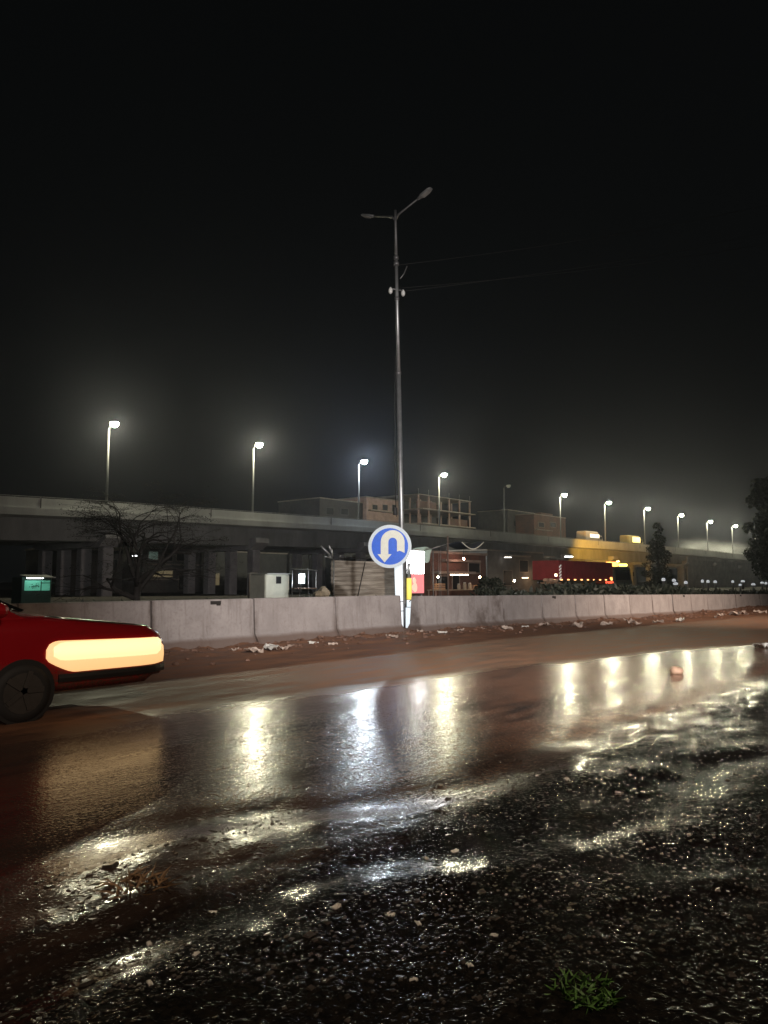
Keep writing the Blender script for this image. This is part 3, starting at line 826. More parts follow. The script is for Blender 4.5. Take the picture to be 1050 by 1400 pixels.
def lit_stall():
    Y = 39.5; c = at(409, 790, Y)
    root = empty('market_stall', (c[0], Y, -.3)); tag(root, 'small street stall with dazzling white bulb and cyan panel', 'stall')
    z = c[2] + .3; a = at(412, 784, Y); b = at(420, 798, Y)
    MB().box((.5, 0, z - .75), (1.7, .9, .08), ch=.01).build('counter', P_wall('stall_wood', (.16, .11, .08)), root)
    lg = None
    for sx in (-.3, 1.3):
        for sy in (-.4, .4): MB().tube([(sx, sy, 0), (sx, sy, z + .55)], .03, 6).build('leg', M['galv_dark'], root)
    MB().box((.5, 0, z + .58), (1.9, 1.2, .05), M=Matrix.Rotation(.1, 3, 'X')).build('canopy', P_wall('dark_tarp', (.05, .06, .08)), root)
    MB().box((((a[0] + b[0]) / 2) - c[0], .25, (a[2] + b[2]) / 2 + .3), (b[0] - a[0], .04, a[2] - b[2]), ch=.01).build('lit_panel', emat('cyan_panel', (.35, .85, .9), .6), root)
    MB().blob((0, -.2, z), (.11, .11, .13), 3, 0.0).build('bulb', emat('bulb_white', (.92, .97, 1), 420), root)
lit_stall()

def slab_panel(name, px0, px1, y0, y1, Y, mt, label, cat):
    p0 = at(px0, y0, Y); p1 = at(px1, y1, Y); w = p1[0] - p0[0]; h = p0[2] - p1[2]
    root = empty(name, ((p0[0] + p1[0]) / 2, Y, -.3)); tag(root, label, cat)
    zc = (p0[2] + p1[2]) / 2 + .3
    MB().box((0, 0, zc), (w, .06, h), ch=.015).build('board', mt, root)
    fr = MB()
    for sx in (-1, 1): fr.box((sx * (w / 2 + .03), .0, (zc + h / 2) / 2), (.06, .08, zc + h / 2))
    fr.build('frame', M['galv_dark'], root)
    return root
slab_panel('notice_board', 341, 352, 783, 811, 50, P_wall('cream_board', (.5, .48, .4), .2), 'pale upright board beside the flyover column left of white kiosk', 'board')
mb = MB(); q = at(440, 806, 30)
for k in range(5): mb.blob((q[0] + random.uniform(-.25, .25), 30 + random.uniform(-.2, .2), q[2] - .35 + random.uniform(0, .3) * k * .5), (.34, .3, .26), k, .15)
tag(mb.build('sack_pile', P_wall('pale_sacking', (.6, .55, .42), .3)), 'heap of pale sacks just left of the corrugated fence', 'sacks')

def sheet_fence():
    Y = 21; p0 = at(455, 766, Y); p1 = at(540, 766, Y); w = p1[0] - p0[0]; zt = p0[2]
    root = empty('sheet_fence', (p0[0], Y, -.3)); tag(root, 'grey corrugated metal sheet fence left of the sign', 'fence')
    H_ = zt + .3; rings = []
    n = int(H_ / .03)
    for xx in (0, w / 2, w):
        rings.append([(xx, .018 * math.sin(i * 1.05) + .01 * math.sin(xx * 3 + i * .13), H_ * i / n) for i in range(n + 1)] + [(xx, .10 + .018 * math.sin(i * 1.05), H_ * i / n) for i in range(n, -1, -1)])
    MB().loft(rings).build('metal_sheet', M['corr'], root)
    for xx in (0, w - .02, w + .12):
        MB().tube([(xx, -.06, 0), (xx, -.06, H_ + .05)], .028, 8).build('post', M['galv'], root)
    a = at(486, 811, Y - .15); b = at(500, 768, Y - .15)
    MB().tube([(a[0] - p0[0], -.15, a[2] + .3 - .6), (b[0] - p0[0], -.12, b[2] + .3)], .02, 6).build('leaning_rod', M['trim'], root)
    tb = MB(); pts = [(-.2, -.1, H_ + .02), (w * .2, -.12, H_ + .12), (w * .5, -.1, H_ + .10), (w * .75, -.1, H_ + .24), (w + .1, -.1, H_ + .42)]
    tb.tube(pts, .03, 6); tb.build('loose_hose', M['trim'], root)
sheet_fence()

def junk_heap():
    Y = 21.6; root_m = MB()
    for k in range(6):
        a = at(455 + random.uniform(-3, 9), 764 - random.uniform(0, 4), Y); 
        root_m.tube([tuple(a), (a[0] + random.uniform(-.5, .6), Y + random.uniform(-.1, .4), a[2] + random.uniform(.05, .45))], random.uniform(.02, .05), 6)
    o = root_m.build('scrap_poles', M['galv']); tag(o, 'tangle of pale poles sticking up behind the left end of sheet fence', 'scrap')
junk_heap()

M['lightbox_white'] = emat('lightbox_white', (1, .98, .97), 26)
M['lightbox_pink'] = emat('lightbox_pink', (1, .25, .28), .62, (.8, .3, .3))
def lightbox():
    Y = 20; p0 = at(557, 753, Y); p1 = at(580, 811, Y); w = p1[0] - p0[0]
    root = empty('lightbox', ((p0[0] + p1[0]) / 2, Y, -.3)); tag(root, 'glowing white and pink lightbox standing behind the barrier gap', 'lightbox')
    zt, zb = p0[2] + .3, p1[2] + .3; zm = at(566, 784, Y)[2] + .3
    MB().box((0, .13, (zt + zb) / 2), (w + .05, .2, zt - zb + .05), ch=.03).build('case', M['galv_dark'], root)
    MB().box((0, 0.02, (zt + zm) / 2), (w, .04, zt - zm), ch=.01).build('white_panel', M['lightbox_white'], root)
    MB().box((0.02, 0.022, (zb + zm) / 2), (w - .04, .04, zm - zb - .01), ch=.01).build('pink_panel', M['lightbox_pink'], root)
    pt = MB(); pt.blob((-.1, -.005, zb + .25), (.16, .012, .18), 4, .2); pt.blob((-.12, -.006, zb + .55), (.12, .012, .12), 9, .2)
    pt.build('printed_patch', emat('lightbox_orange', (1, .4, .2), .8), root)
    for sx in (-1, 1): MB().box((sx * (w / 2 - .06), .13, zb / 2 - .03), (.07, .1, zb), ch=.01).build('leg', M['galv_dark'], root)
lightbox()

def tarp():
    Y = 21.5; root = empty('tarpaulin_shade', tuple(at(584, 800, Y)) ); b = Vector(root.location); root.location.z = -.3; b.z = -.3
    tag(root, 'translucent pale tarpaulin draped beside the glowing lightbox', 'tarpaulin')
    a0 = Vector(at(562, 752, Y)) - b; a1 = Vector(at(592, 750, Y)) - b
    nu, nv = 12, 10; V = []; Fc = []
    for j in range(nv + 1):
        for i in range(nu + 1):
            u = i / nu; v = j / nv
            p = a0.lerp(a1, u) + Vector((.05 * math.sin(v * 5 + u * 3) - .30 * v * u, .12 * math.sin(u * 9 + v * 2) + .2 * v, -1.2 * v * (1 - .45 * u) + .12 * math.sin(u * PI)))
            V.append(tuple(p))
    for j in range(nv):
        for i in range(nu): Fc.append((j * (nu + 1) + i, j * (nu + 1) + i + 1, (j + 1) * (nu + 1) + i + 1, (j + 1) * (nu + 1) + i))
    m = MB().add(V, Fc, True); o = m.build('sheet', P_wall('tarp_green_white', (.4, .55, .5), .25), root)
    so = o.modifiers.new('thickness', 'SOLIDIFY'); so.thickness = .01
    MB().tube([tuple(a1), (a1.x, a1.y, 0)], .03, 6).build('post', M['galv_dark'], root)
    MB().tube([tuple(a0), tuple(a1)], .022, 6).build('ridge_pole', M['galv'], root)
tarp()

def awning_stall():
    Y = 26
    g = lambda px, py, dy=0: Vector(at(px, py, Y + dy))
    root = empty('awning_stall', (g(613, 800).x, Y, -.3)); b = Vector(root.location)
    tag(root, 'stall frame with pole, dark sagging awning and thin white uprights', 'stall')
    t = g(612, 733) - b
    MB().tube([(t.x, 0, 0), (t.x, 0, t.z)], .05, 8).build('main_pole', P_wall('rusty_pole', (.16, .12, .1)), root)
    for px in (599, 601.5):
        q = g(px, 752) - b; MB().tube([(q.x, -.05, 0), (q.x, -.05, q.z)], .014, 6).build('upright', M['galv'], root)
    MB().tube([tuple(g(591, 750) - b), tuple(g(613, 743) - b), tuple(g(640, 742) - b)], .025, 6).build('beam', M['galv'], root)
    nu, nv = 12, 6; V = []; Fc = []
    for j in range(nv + 1):
        for i in range(nu + 1):
            u, v = i / nu, j / nv
            p = g(614 + 30 * u, 742) - b
            p.y += -.9 + 1.2 * v; p.z += -.42 * math.sin(u * PI) * (1 - .3 * v) + .06 * math.sin(v * 6)
            V.append(tuple(p))
    for j in range(nv):
        for i in range(nu): Fc.append((j * (nu + 1) + i, j * (nu + 1) + i + 1, (j + 1) * (nu + 1) + i + 1, (j + 1) * (nu + 1) + i))
    o = MB().add(V, Fc, True).build('canopy', P_wall('dark_tarp', (.05, .06, .08)), root)
    so = o.modifiers.new('thickness', 'SOLIDIFY'); so.thickness = .02
    MB().tube([tuple(Vector(V[i]) + Vector((0, -.02, .01))) for i in range(nu + 1)], .028, 6).build('hem_rope', M['sign_white'], root)
awning_stall()

# shelf with goods in front of the brick shop
def shelf():
    Y = 36; g = lambda px, py: Vector(at(px, py, Y))
    a = g(590, 808); e = g(662, 808); root = empty('display_table', ((a.x + e.x) / 2, Y, -.3)); b = Vector(root.location)
    tag(root, 'long pale display table set out before the red brick shop', 'table')
    zt = g(620, 806).z - b.z
    MB().box((0, 0, zt - .03), (e.x - a.x, .9, .06), ch=.01).build('top', P_wall('pale_wood', (.4, .33, .24)), root)
    for sx in (-1, 1):
        for sy in (-1, 1): MB().box((sx * ((e.x - a.x) / 2 - .1), sy * .35, (zt - .061) / 2), (.07, .07, zt - .061)).build('leg', M['plaster_pink'], root)
    return zt - .3, a.x, e.x
zt, xa, xe = shelf()
Y = 36
items = [(600, 'crate', 1.0), (626, 'jar', .9), (634, 'jar', 1.1), (641, 'jar', 1.0), (653, 'crate', .7)]
crl = ['tan crate at the left end of the display table', 'small tan crate at the right end of the display table']; jl = ['lidded jar nearest the tan crate at left', 'tallest lidded jar, middle of the three on the table', 'lidded jar nearest the small tan crate']
ci = ji = 0
for px, kd, sc in items:
    p = at(px, 805, Y)
    if kd == 'crate':
        r = empty('crate', (p[0], Y, zt + .0)); tag(r, crl[ci], 'crate', 'crates on the display table'); ci += 1
        m = MB(); w, d, h = .95 * sc, .6, .5 * sc
        m.box((0, 0, .02), (w, d, .04))
        for z in (.12, .28, .44):
            for sy in (-1, 1): m.box((0, sy * (d / 2 - .01), z * sc), (w, .02, .11 * sc))
            for sx in (-1, 1): m.box((sx * (w / 2 - .01), 0, z * sc), (.02, d - .04, .11 * sc))
        m.build('slats', P_wall('crate_wood', (.45, .28, .18)), r)
        f = MB()
        for k in range(8): f.blob((random.uniform(-.38, .38) * sc, random.uniform(-.2, .2), .42 * sc), (.11, .11, .1), k, .05, 8, 6)
        f.build('goods', P_wall('orange_fruit', (.5, .25, .1)), r)
    else:
        r = empty('jar', (p[0], Y - .1, zt)); tag(r, jl[ji], 'jar', 'jars on the display table'); ji += 1
        prof = [(.11, 0), (.15, .05), (.15, .38 * sc), (.1, .46 * sc)]
        MB().loft([[(q * math.cos(k), q * math.sin(k), z) for k in np.linspace(0, 2 * PI, 12, endpoint=False)] for q, z in prof], smooth=True).build('body', P_wall('jar_glass', (.42, .36, .28)), r)
        MB().tube([(0, 0, .46 * sc), (0, 0, .54 * sc)], .11, 12).build('lid', P_wall('jar_lid', (.6, .58, .55)), r)

# lit tube above the shop row and the lamp on the pale shop
def tube_light(px0, px1, py, Y, s, col, label, rod=.04):
    a = Vector(at(px0, py, Y)); b_ = Vector(at(px1, py, Y)); r = empty('tube_light', tuple((a + b_) / 2)); tag(r, label, 'lamp')
    m = (a + b_) / 2
    MB().tube([tuple(a - m), tuple(b_ - m)], rod, 8).build('tube', emat('tube_glow', col, s), r)
    MB().box((0, .06, .07), ((b_ - a).length + .1, .1, .06)).build('fitting', M['head'], r)
tube_light(616, 640, 786, 37.2, 30, (1, .70, .48), 'warm tube light under the pale ledge of the brick shop', .03)
def bulb(px, py, Y, col, s, r, label):
    p = at(px, py, Y); o = empty('bulb_lamp', tuple(p)); tag(o, label, 'lamp')
    MB().blob((0, 0, 0), (r, r, r * 1.2), 2, 0, 10, 8).build('bulb', emat('bulb_glow', col, s), o)
    MB().tube([(0, 0, r), (0, 0, r * 2.2), (0, .02, .9)], [r * .5, r * .4, .012], 8).build('holder', M['trim'], o)
bulb(599, 789, 35.2, (1, .72, .42), 150, .07, 'warm bulb hanging over the left end of the display table')
bulb(656, 789, 35.2, (1, .60, .32), 170, .07, 'orange bulb hanging over the right end of the display table')
bulb(634, 764, 38.6, (1, .5, .35), 130, .09, 'reddish bulb high on the front of the red brick shop')
bulb(703, 794, 58.5, (1, .82, .62), 190, .12, 'pale warm bulb near the ground before the grey brown shop')
bulb(737, 789, 60.0, (1, .62, .34), 200, .13, 'orange bulb between grey brown shop and pale low shop')
bulb(752, 780, 73.0, (1, .75, .5), 200, .14, 'warm bulb on the front of the pale low shop')
tube_light(690, 699, 762, 61, 6, (1, .9, .8), 'pale tube light under the eave of the grey brown shop', .05)
tube_light(714, 722, 790, 60, 7, (1, .66, .4), 'warm tube light low on the grey brown shop', .06)
tube_light(772, 783, 761, 62, 14, (.95, 1, .98), 'white tube light under the flyover edge above the red truck', .06)
tube_light(181, 188, 760, 90, 8, (.9, .95, 1), 'small white tube light on the pale house behind the tree', .06)
tube_light(134, 141, 795, 90, 4, (.95, .97, 1), 'tiny white lamp low on the dark house', .06)

# ------------------------------------------------------------------ red truck under the flyover
def truck():
    Y = 30.0; x0 = at(764, 790, Y)[0]; x1 = at(838, 790, Y)[0]; L = x1 - x0
    root = empty('truck', (x0, Y, -.45)); b = Vector(root.location); tag(root, 'long red box truck parked beyond the barrier with amber marker lights', 'truck')
    zt = at(800, 767.5, Y)[2] - b.z; zb = at(800, 793, Y)[2] - b.z
    red = P_wall('truck_red', (.30, .035, .04), .25, 1.2)
    m = MB(); m.box((L / 2, 1.25, (zt + zb) / 2), (L, 2.5, zt - zb), ch=.05)
    n = int(L / .35)
    for i in range(n): m.box((.2 + i * .35, -.012, (zt + zb) / 2), (.06, .03, zt - zb - .25))
    m.build('cargo_box', red, root)
    ch = MB(); ch.box((L / 2 + .4, .5, zb - .18), (L + .6, .14, .28)); ch.box((L / 2 + .4, 2.0, zb - .18), (L + .6, .14, .28)); ch.build('chassis', M['trim'], root)
    st = MB(); k = 0
    for z in np.linspace(zb + .12, zt - .5, 5):
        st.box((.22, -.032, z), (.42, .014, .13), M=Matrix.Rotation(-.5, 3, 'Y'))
    st.build('reflector_stripes', emat('reflector_added_glow', (1, .9, .8), .35), root)  # reflective stripes, their brightness put in as emission
    amb = emat('marker_amber', (1, .5, .16), 3.0)
    for i in range(9):
        MB().box((.4 + i * (L - .8) / 8, -.04, zb + .02), (.34, .05, .10), ch=.015).build('marker_light', amb, root)
    MB().box((L - .9, -.05, zb - .22), (1.7, .06, .2), ch=.02).build('tail_light', emat('truck_red_glow', (1, .09, .03), 1.6), root)
    MB().box((L - .5, -.05, zb + .18), (.5, .05, .2), ch=.02).build('side_lamp', emat('truck_amber_glow', (1, .45, .12), 2.2), root)
    def wheel(x):
        w = MB().tube([(x, -.02, .5), (x, .28, .5)], .5, 20).build('wheel', M['tyre'], root)
        MB().tube([(x, -.035, .5), (x, .0, .5)], .26, 14).build('rim', M['rim'], w)
    for x in (1.3, 2.5, L - 1.2, L + 2.3): wheel(x)
    # cab ahead of the box
    cabm = P_wall('cab_olive', (.12, .14, .11), .2)
    xc0, xc1 = L + .35, L + 4.6; hz = at(860, 776, Y)[2] - b.z
    c = MB(); side = [(xc0, .75), (xc0, hz), (xc1 - .5, hz), (xc1 - .1, hz * .62), (xc1, hz * .55), (xc1, .75)]
    c.loft([[(x, yy, z) for x, z in side] for yy in (0.02, 2.45)]); cab = c.build('cab', cabm, root)
    w = MB(); ww = [(xc0 + .35, hz * .62), (xc0 + .35, hz * .92), (xc1 - .75, hz * .92), (xc1 - .4, hz * .62)]
    w.loft([[(x, yy, z) for x, z in ww] for yy in (.0, .018)]); w.build('cab_window', M['glass'], root)
    MB().box((xc0 + .9, .6, hz + .30), (1.8, .5, .42), ch=.05).build('roof_beacon', emat('beacon_orange', (1, .36, .07), 5), root)
    MB().box((xc1 - .75, .6, hz + .26), (1.3, .4, .26), ch=.05).build('roof_lamp', emat('roof_lamp_yellow', (1, .85, .15), 4), root)
    MB().box((xc1 + .02, .35, .95), (.05, .3, .2), ch=.01).build('headlight', M['dead_lens'], root)
    MB().box((xc1 - .2, -.22, hz * .8), (.08, .12, .4), ch=.02).build('mirror', M['trim'], root)
    return Vector((x0 + L + 1.0, Y, hz))
truck()

def low_crates():
    Y = 29; p = at(753, 795, Y)
    root = empty('fruit_cart', (p[0], Y, -.45)); tag(root, 'small cart with warm lit goods just left of the red truck', 'cart')
    z = p[2] + .45
    MB().box((0, 0, z - .12), (1.9, .9, .1), ch=.02).build('tray', P_wall('crate_wood', (.45, .28, .18)), root)
    g = MB()
    for k in range(16): g.blob((random.uniform(-.8, .8), random.uniform(-.3, .3), z + random.uniform(0, .12)), (.16, .15, .13), k, .08, 8, 6)
    g.build('goods', P_wall('pale_goods', (.6, .42, .3)), root)
    for sx in (-.6, .6): MB().tube([(sx, -.5, .32), (sx, -.42, .32)], .32, 16).build('wheel', M['tyre'], root)
    for sx in (-.9, .9): MB().tube([(sx, .4, 0), (sx, .4, z)], .03, 6).build('upright', M['galv_dark'], root)
    MB().blob((.7, -.1, z + .5), (.07, .07, .09), 2, 0).build('bulb', emat('bulb_warm', (1, .72, .4), 60), root)
low_crates()

# vehicles up on the flyover
def deck_truck(t, body, label, glow_mat, cab_front):
    px, py, pz, hd = fly(t)
    root = empty('truck', (px, py + 3.2, pz - 1.0), hd); tag(root, label, 'truck', 'trucks driving on the flyover')
    MB().box((0, 1.2, 2.15), (6.2, 2.4, 2.6), ch=.25).build('cargo_box', body, root)
    MB().box((0, 1.2, .7), (8.2, 1.6, .25)).build('chassis', M['trim'], root)
    c = MB(); side = [(3.3, .7), (3.3, 2.6), (4.5, 2.6), (5.1, 1.7), (5.2, .7)]
    c.loft([[(x, yy, z) for x, z in side] for yy in (.05, 2.35)]); c.build('cab', body, root)
    MB().box((4.1, .03, 2.05), (.9, .03, .7)).build('cab_window', M['glass'], root)
    for x in (-2.2, 3.9):
        for yy in (.1, 2.05):
            w = MB().tube([(x, yy, .48), (x, yy + .25, .48)], .48, 16).build('wheel', M['tyre'], root)
    MB().box((1.1, -.03, 2.4), (4.2, .05, .8 if glow_mat == 'g1' else 1.35), ch=.02).build('lit_panel', M[glow_mat], root)  # added glowing sheet over the side, stands for its lamp-lit brightness
    return root
M['g1'] = emat('body_glow_white', (1, .82, .62), .75); M['g2'] = emat('body_glow_yellow', (1, .72, .05), 1.3)
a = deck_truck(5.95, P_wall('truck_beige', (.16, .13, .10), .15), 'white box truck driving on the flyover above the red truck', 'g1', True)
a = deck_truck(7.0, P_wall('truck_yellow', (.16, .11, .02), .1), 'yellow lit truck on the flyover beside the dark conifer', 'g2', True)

# amber floodlight that washes the flyover face above the truck
def flood():
    p = Vector(at(846, 769, 58.6)); root = empty('flood_lamp', tuple(p)); tag(root, 'amber flood lamp on a short mast near the red truck cab', 'lamp')
    MB().box((0, 0, 0), (.9, .35, .35), ch=.05).build('housing', M['trim'], root)
    MB().box((0, .12, .19), (.8, .3, .05), ch=.01).build('lens', emat('amber_lens', (1, .5, .08), 40), root)
    m = MB(); m.tube([(0, .1, -.1), (0, .1, -p.z)], .06, 6); m.build('bracket', M['galv_dark'], root)
flood()
spot('flood_lamp_beam', tuple(at(846, 766.5, 58.2)), tuple(at(826, 746, 72)), 75000, (1, .50, .06), 56, 1.0, .2)

# line of small lit posts beside the far lane
proto = None
GP = 'row of small lit white bollards at the far right'
for i in (0, 1, 2, 3, 5, 6, 7, 9, 10, 11, 12, 13, 14):
    Y = 22.5 + .3 * math.sin(i * 2.1); p = at(908 + i * 10 + random.uniform(-4.5, 4.5), 799 + random.uniform(-1.5, 1.5), Y)
    if proto is None:
        proto = o = empty('lit_bollard')
        MB().tube([(0, 0, -.9), (0, 0, .0)], [.09, .08], 10).build('post', M['plaster_grey'], o)
        MB().tube([(0, 0, 0), (0, 0, .05), (0, 0, .2), (0, 0, .26)], [.12, .15, .13, .06], 10, smooth=False).build('lamp_cap', emat('bollard_glow', (.9, .93, 1), .42), o)
    else: o = copy_tree(proto)
    o.location = tuple(p + np.array([0, 0, random.uniform(-.1, .25)])); o.rotation_euler = (0, random.uniform(-.1, .1), 0)
    o.scale = (random.uniform(.7, 1.5),) * 2 + (random.uniform(.7, 1.1),)
    tag(o, 'small white lit bollard in the row before the far end of flyover', 'bollard', GP)

# ------------------------------------------------------------------ vegetation
def leaf_cloud(mb, c, r, n, size, rnd, droop=.3):
    for _ in range(n):
        while True:
            d = Vector((rnd.uniform(-1, 1), rnd.uniform(-1, 1), rnd.uniform(-1, 1)))
            if .05 < d.length < 1: break
        p = Vector((c[0] + d.x * r[0], c[1] + d.y * r[1], c[2] + d.z * r[2]))
        ax = Vector((rnd.gauss(0, 1), rnd.gauss(0, 1), rnd.gauss(0, .6) - droop)).normalized()
        sd = ax.cross(Vector((rnd.gauss(0, 1), rnd.gauss(0, 1), rnd.gauss(0, 1)))).normalized()
        l = size * rnd.uniform(.6, 1.4); w = l * .28
        mb.add([p - ax * l * .5, p + sd * w, p + ax * l * .5, p - sd * w], [(0, 1, 2, 3)])

def bare_tree():
    Y = 27.0; b0 = Vector(at(186, 838, Y)); b0.z = -.3
    root = empty('bare_tree', tuple(b0)); tag(root, 'bare spreading tree with flat crown behind the left barriers', 'tree')
    rnd = random.Random(11)
    W = (at(285, 700, Y)[0] - at(95, 700, Y)[0]) / 2; zt = at(190, 688, Y)[2] - b0.z; zlo = at(190, 758, Y)[2] - b0.z
    tm, tw = MB(), MB(); tips = []
    def branch(p, d, r, lv):
        n = 5; pts = [p]; rad = [r]; L = (1.25, 1.05, .9, .72, .5, .36)[lv] * rnd.uniform(.85, 1.2)
        q = p; dd = d.copy()
        for i in range(n):
            dd = (dd + Vector((rnd.gauss(0, .16), rnd.gauss(0, .16), rnd.gauss(0, .10)))).normalized()
            if q.z > zt - .8: dd.z *= .3
            if q.z > zt: dd.z = -.15
            if lv >= 2: dd.z = dd.z * .8 - .02
            dd.normalize(); q = q + dd * (L / n); pts.append(q); rad.append(r * (1 - .35 * (i + 1) / n))
        (tm if lv < 3 else tw).tube(pts, rad, 7 if lv < 2 else 4)
        if lv >= 4: tips.append(tuple(q))
        if lv == 5: return
        k = (3, 3, 3, 3, 4)[lv]
        for j in range(k):
            f = 1.0 if j == 0 else rnd.uniform(.45, 1.0)
            i = min(n, max(1, int(round(f * n)))); s = pts[i]
            a = rnd.uniform(0, 2 * PI); sp = (.75, .8, .8, .9, 1.0)[lv]
            nd = (dd + Vector((math.cos(a) * sp * 1.15, math.sin(a) * sp * .8, rnd.uniform(-.25, .35)))).normalized()
            branch(s, nd, rad[i] * (.72 if j == 0 else .58), lv + 1)
    tm.tube([Vector((0, 0, 0)), Vector((.02, 0, .5)), Vector((0, .02, 1.0)), Vector((.03, 0, 1.45))], [.23, .17, .15, .14], 9)
    for a, zz, st in ((2.9, .55, 1.0), (-.1, .75, 1.2), (1.2, .9, 1.4), (4.4, .8, 1.35), (.2, .5, 1.45), (3.4, 1.0, 1.45)):
        branch(Vector((0, 0, st)), Vector((math.cos(a), math.sin(a) * .7, zz)).normalized(), .095, 0)
    tm.v = [(p[0], p[1], p[2] * (1 + .42 * min(1, max(0, p[2] - 1) / 1.5))) for p in tm.v]; tw.v = [(p[0], p[1], p[2] * (1 + .42 * min(1, max(0, p[2] - 1) / 1.5))) for p in tw.v]; tips = [(p[0], p[1], p[2] * 1.42) for p in tips]
    tm.build('trunk', M['bark'], root); tw.build('twigs', M['bark'], root)
    fm = MB()
    for q in tips:
        if rnd.random() < .6: leaf_cloud(fm, q, (.12, .12, .06), 5, .05, rnd, .1)
    fm.build('crown', M['leaf2'], root)
bare_tree()

def leafy_tree(name, px0, px1, ytop, ybot, Y, label, kind, seed, n=60, mt='leaf'):
    rnd = random.Random(seed)
    pm = (px0 + px1) / 2; a = Vector(at(pm, ytop, Y)); c = Vector(at(pm, ybot, Y)); zt = a.z; zb = c.z
    W = (px1 - px0) / 2 / F * float(np.dot(np.array(a) - CAM, FW))
    root = empty(name, (a.x, Y, -.5)); tag(root, label, 'tree'); b = Vector(root.location)
    hz = zt - b.z; lo = max(.4, zb - b.z)
    tm = MB(); tm.tube([(0, 0, 0), (.1, 0, hz * .3), (-.05, .1, hz * .6), (0, 0, hz * .86)], [W * .09 + .08, W * .07 + .06, W * .045 + .03, .03], 8)
    fm = MB()
    for k in range(n):
        if kind == 'cone':
            f = rnd.random() ** 1.3; z = lo + (hz - lo) * f; w = W * ((1 - f) ** .8) * .85 + .12; an = rnd.uniform(0, 2 * PI); rr = w * math.sqrt(rnd.random())
            q = (rr * math.cos(an), rr * math.sin(an), z); s = .35 + .4 * (1 - f)
        else:
            f = rnd.random(); z = lo + (hz - lo) * f; w = W * math.sin(PI * (.12 + .8 * f)) ** .7; an = rnd.uniform(0, 2 * PI); rr = w * (.35 + .6 * rnd.random())
            q = (rr * math.cos(an), rr * math.sin(an), z); s = W * .24
            if k % 4 == 0: tm.tube([(0, 0, max(.5, z - W * .6)), (q[0] * .5, q[1] * .5, z - W * .2), q], [.09, .06, .02], 5)
        leaf_cloud(fm, q, (s, s, s * .7), 90 if kind != 'cone' else 60, .24 if kind == 'cone' else min(.6, .12 * W), rnd, .5)
    tm.build('trunk', M['bark'], root); fm.build('crown', M[mt], root)
leafy_tree('conifer_tree', 872, 925, 716, 806, 33, 'narrow dark conifer standing in front of the flyover', 'cone', 5, 90)
leafy_tree('leafy_tree', 1017, 1110, 652, 790, 24, 'large dark leafy tree at the right edge of the picture', 'round', 8, 150)
leafy_tree('leafy_tree', 640, 700, 792, 812, 20, 'low dark bush rising just above barrier right of the shop', 'round', 14, 26, 'leaf2')

def undergrowth():
    rnd = random.Random(3); m = MB(); n = 0
    for X in np.arange(8, 75, .22):
        for k in range(2):
            hh = .88 + .2 * vnoise(X * .6, 0, 3) + .05 * rnd.random() + (.25 if 30 < X < 46 else 0)
            if X < 24: hh -= .32
            yy = 14.6 + rnd.random() * 1.8
            for _ in range(22):
                z = float(slope(X)) + hh * (1 - rnd.random() ** 2 * .9)
                p = Vector((X + rnd.gauss(0, .2), yy + rnd.gauss(0, .2), z)); ax = Vector((rnd.gauss(0, .7), rnd.gauss(0, .5), rnd.random())).normalized()
                sd = ax.cross(Vector((rnd.gauss(0, 1), rnd.gauss(0, 1), .2))).normalized(); l = rnd.uniform(.15, .4)
                m.add([p, p + sd * l * .2 + ax * l * .4, p + ax * l, p - sd * l * .2 + ax * l * .4], [(0, 1, 2, 3)])
    tag(m.build('undergrowth', M['leaf2']), kind='stuff')
undergrowth()

def tuft(name, px, py, mt, label, n, h, spread, seed, flat=.3):
    rnd = random.Random(seed); r = ray(px, py); g = CAM + r * (-H / r[2]); z = float(ground_z(np.array([g[0]]), np.array([g[1]]))[0])
    m = MB()
    for _ in range(n):
        a = rnd.uniform(0, 2 * PI); rr = spread * math.sqrt(rnd.random()); p = Vector((rr * math.cos(a), rr * math.sin(a), -.01))
        d = Vector((rnd.gauss(0, 1) * flat + math.cos(a) * .4, rnd.gauss(0, 1) * flat + math.sin(a) * .4, 1)).normalized(); l = h * rnd.uniform(.5, 1.2)
        sd = d.cross(Vector((rnd.gauss(0, 1), rnd.gauss(0, 1), 0))).normalized() * .005
        bend = Vector((d.x, d.y, -.5)) * l * .3
        m.add([p - sd, p + sd, p + d * l * .55 + sd * .8, p + d * l * .55 - sd * .8, p + d * l + bend * .6], [(0, 1, 2, 3), (3, 2, 4)])
    o = m.build(name, M[mt]); o.location = (g[0], g[1], z); tag(o, label, 'plant')
tuft('grass_tuft', 800, 1372, 'grass', 'green grass tuft on the dark shoulder at the bottom', 230, .05, .10, 2, 1.1)
tuft('dry_plant', 185, 1220, 'straw', 'dry straw coloured weed lying on the shoulder at left', 90, .10, .13, 4, 1.6)

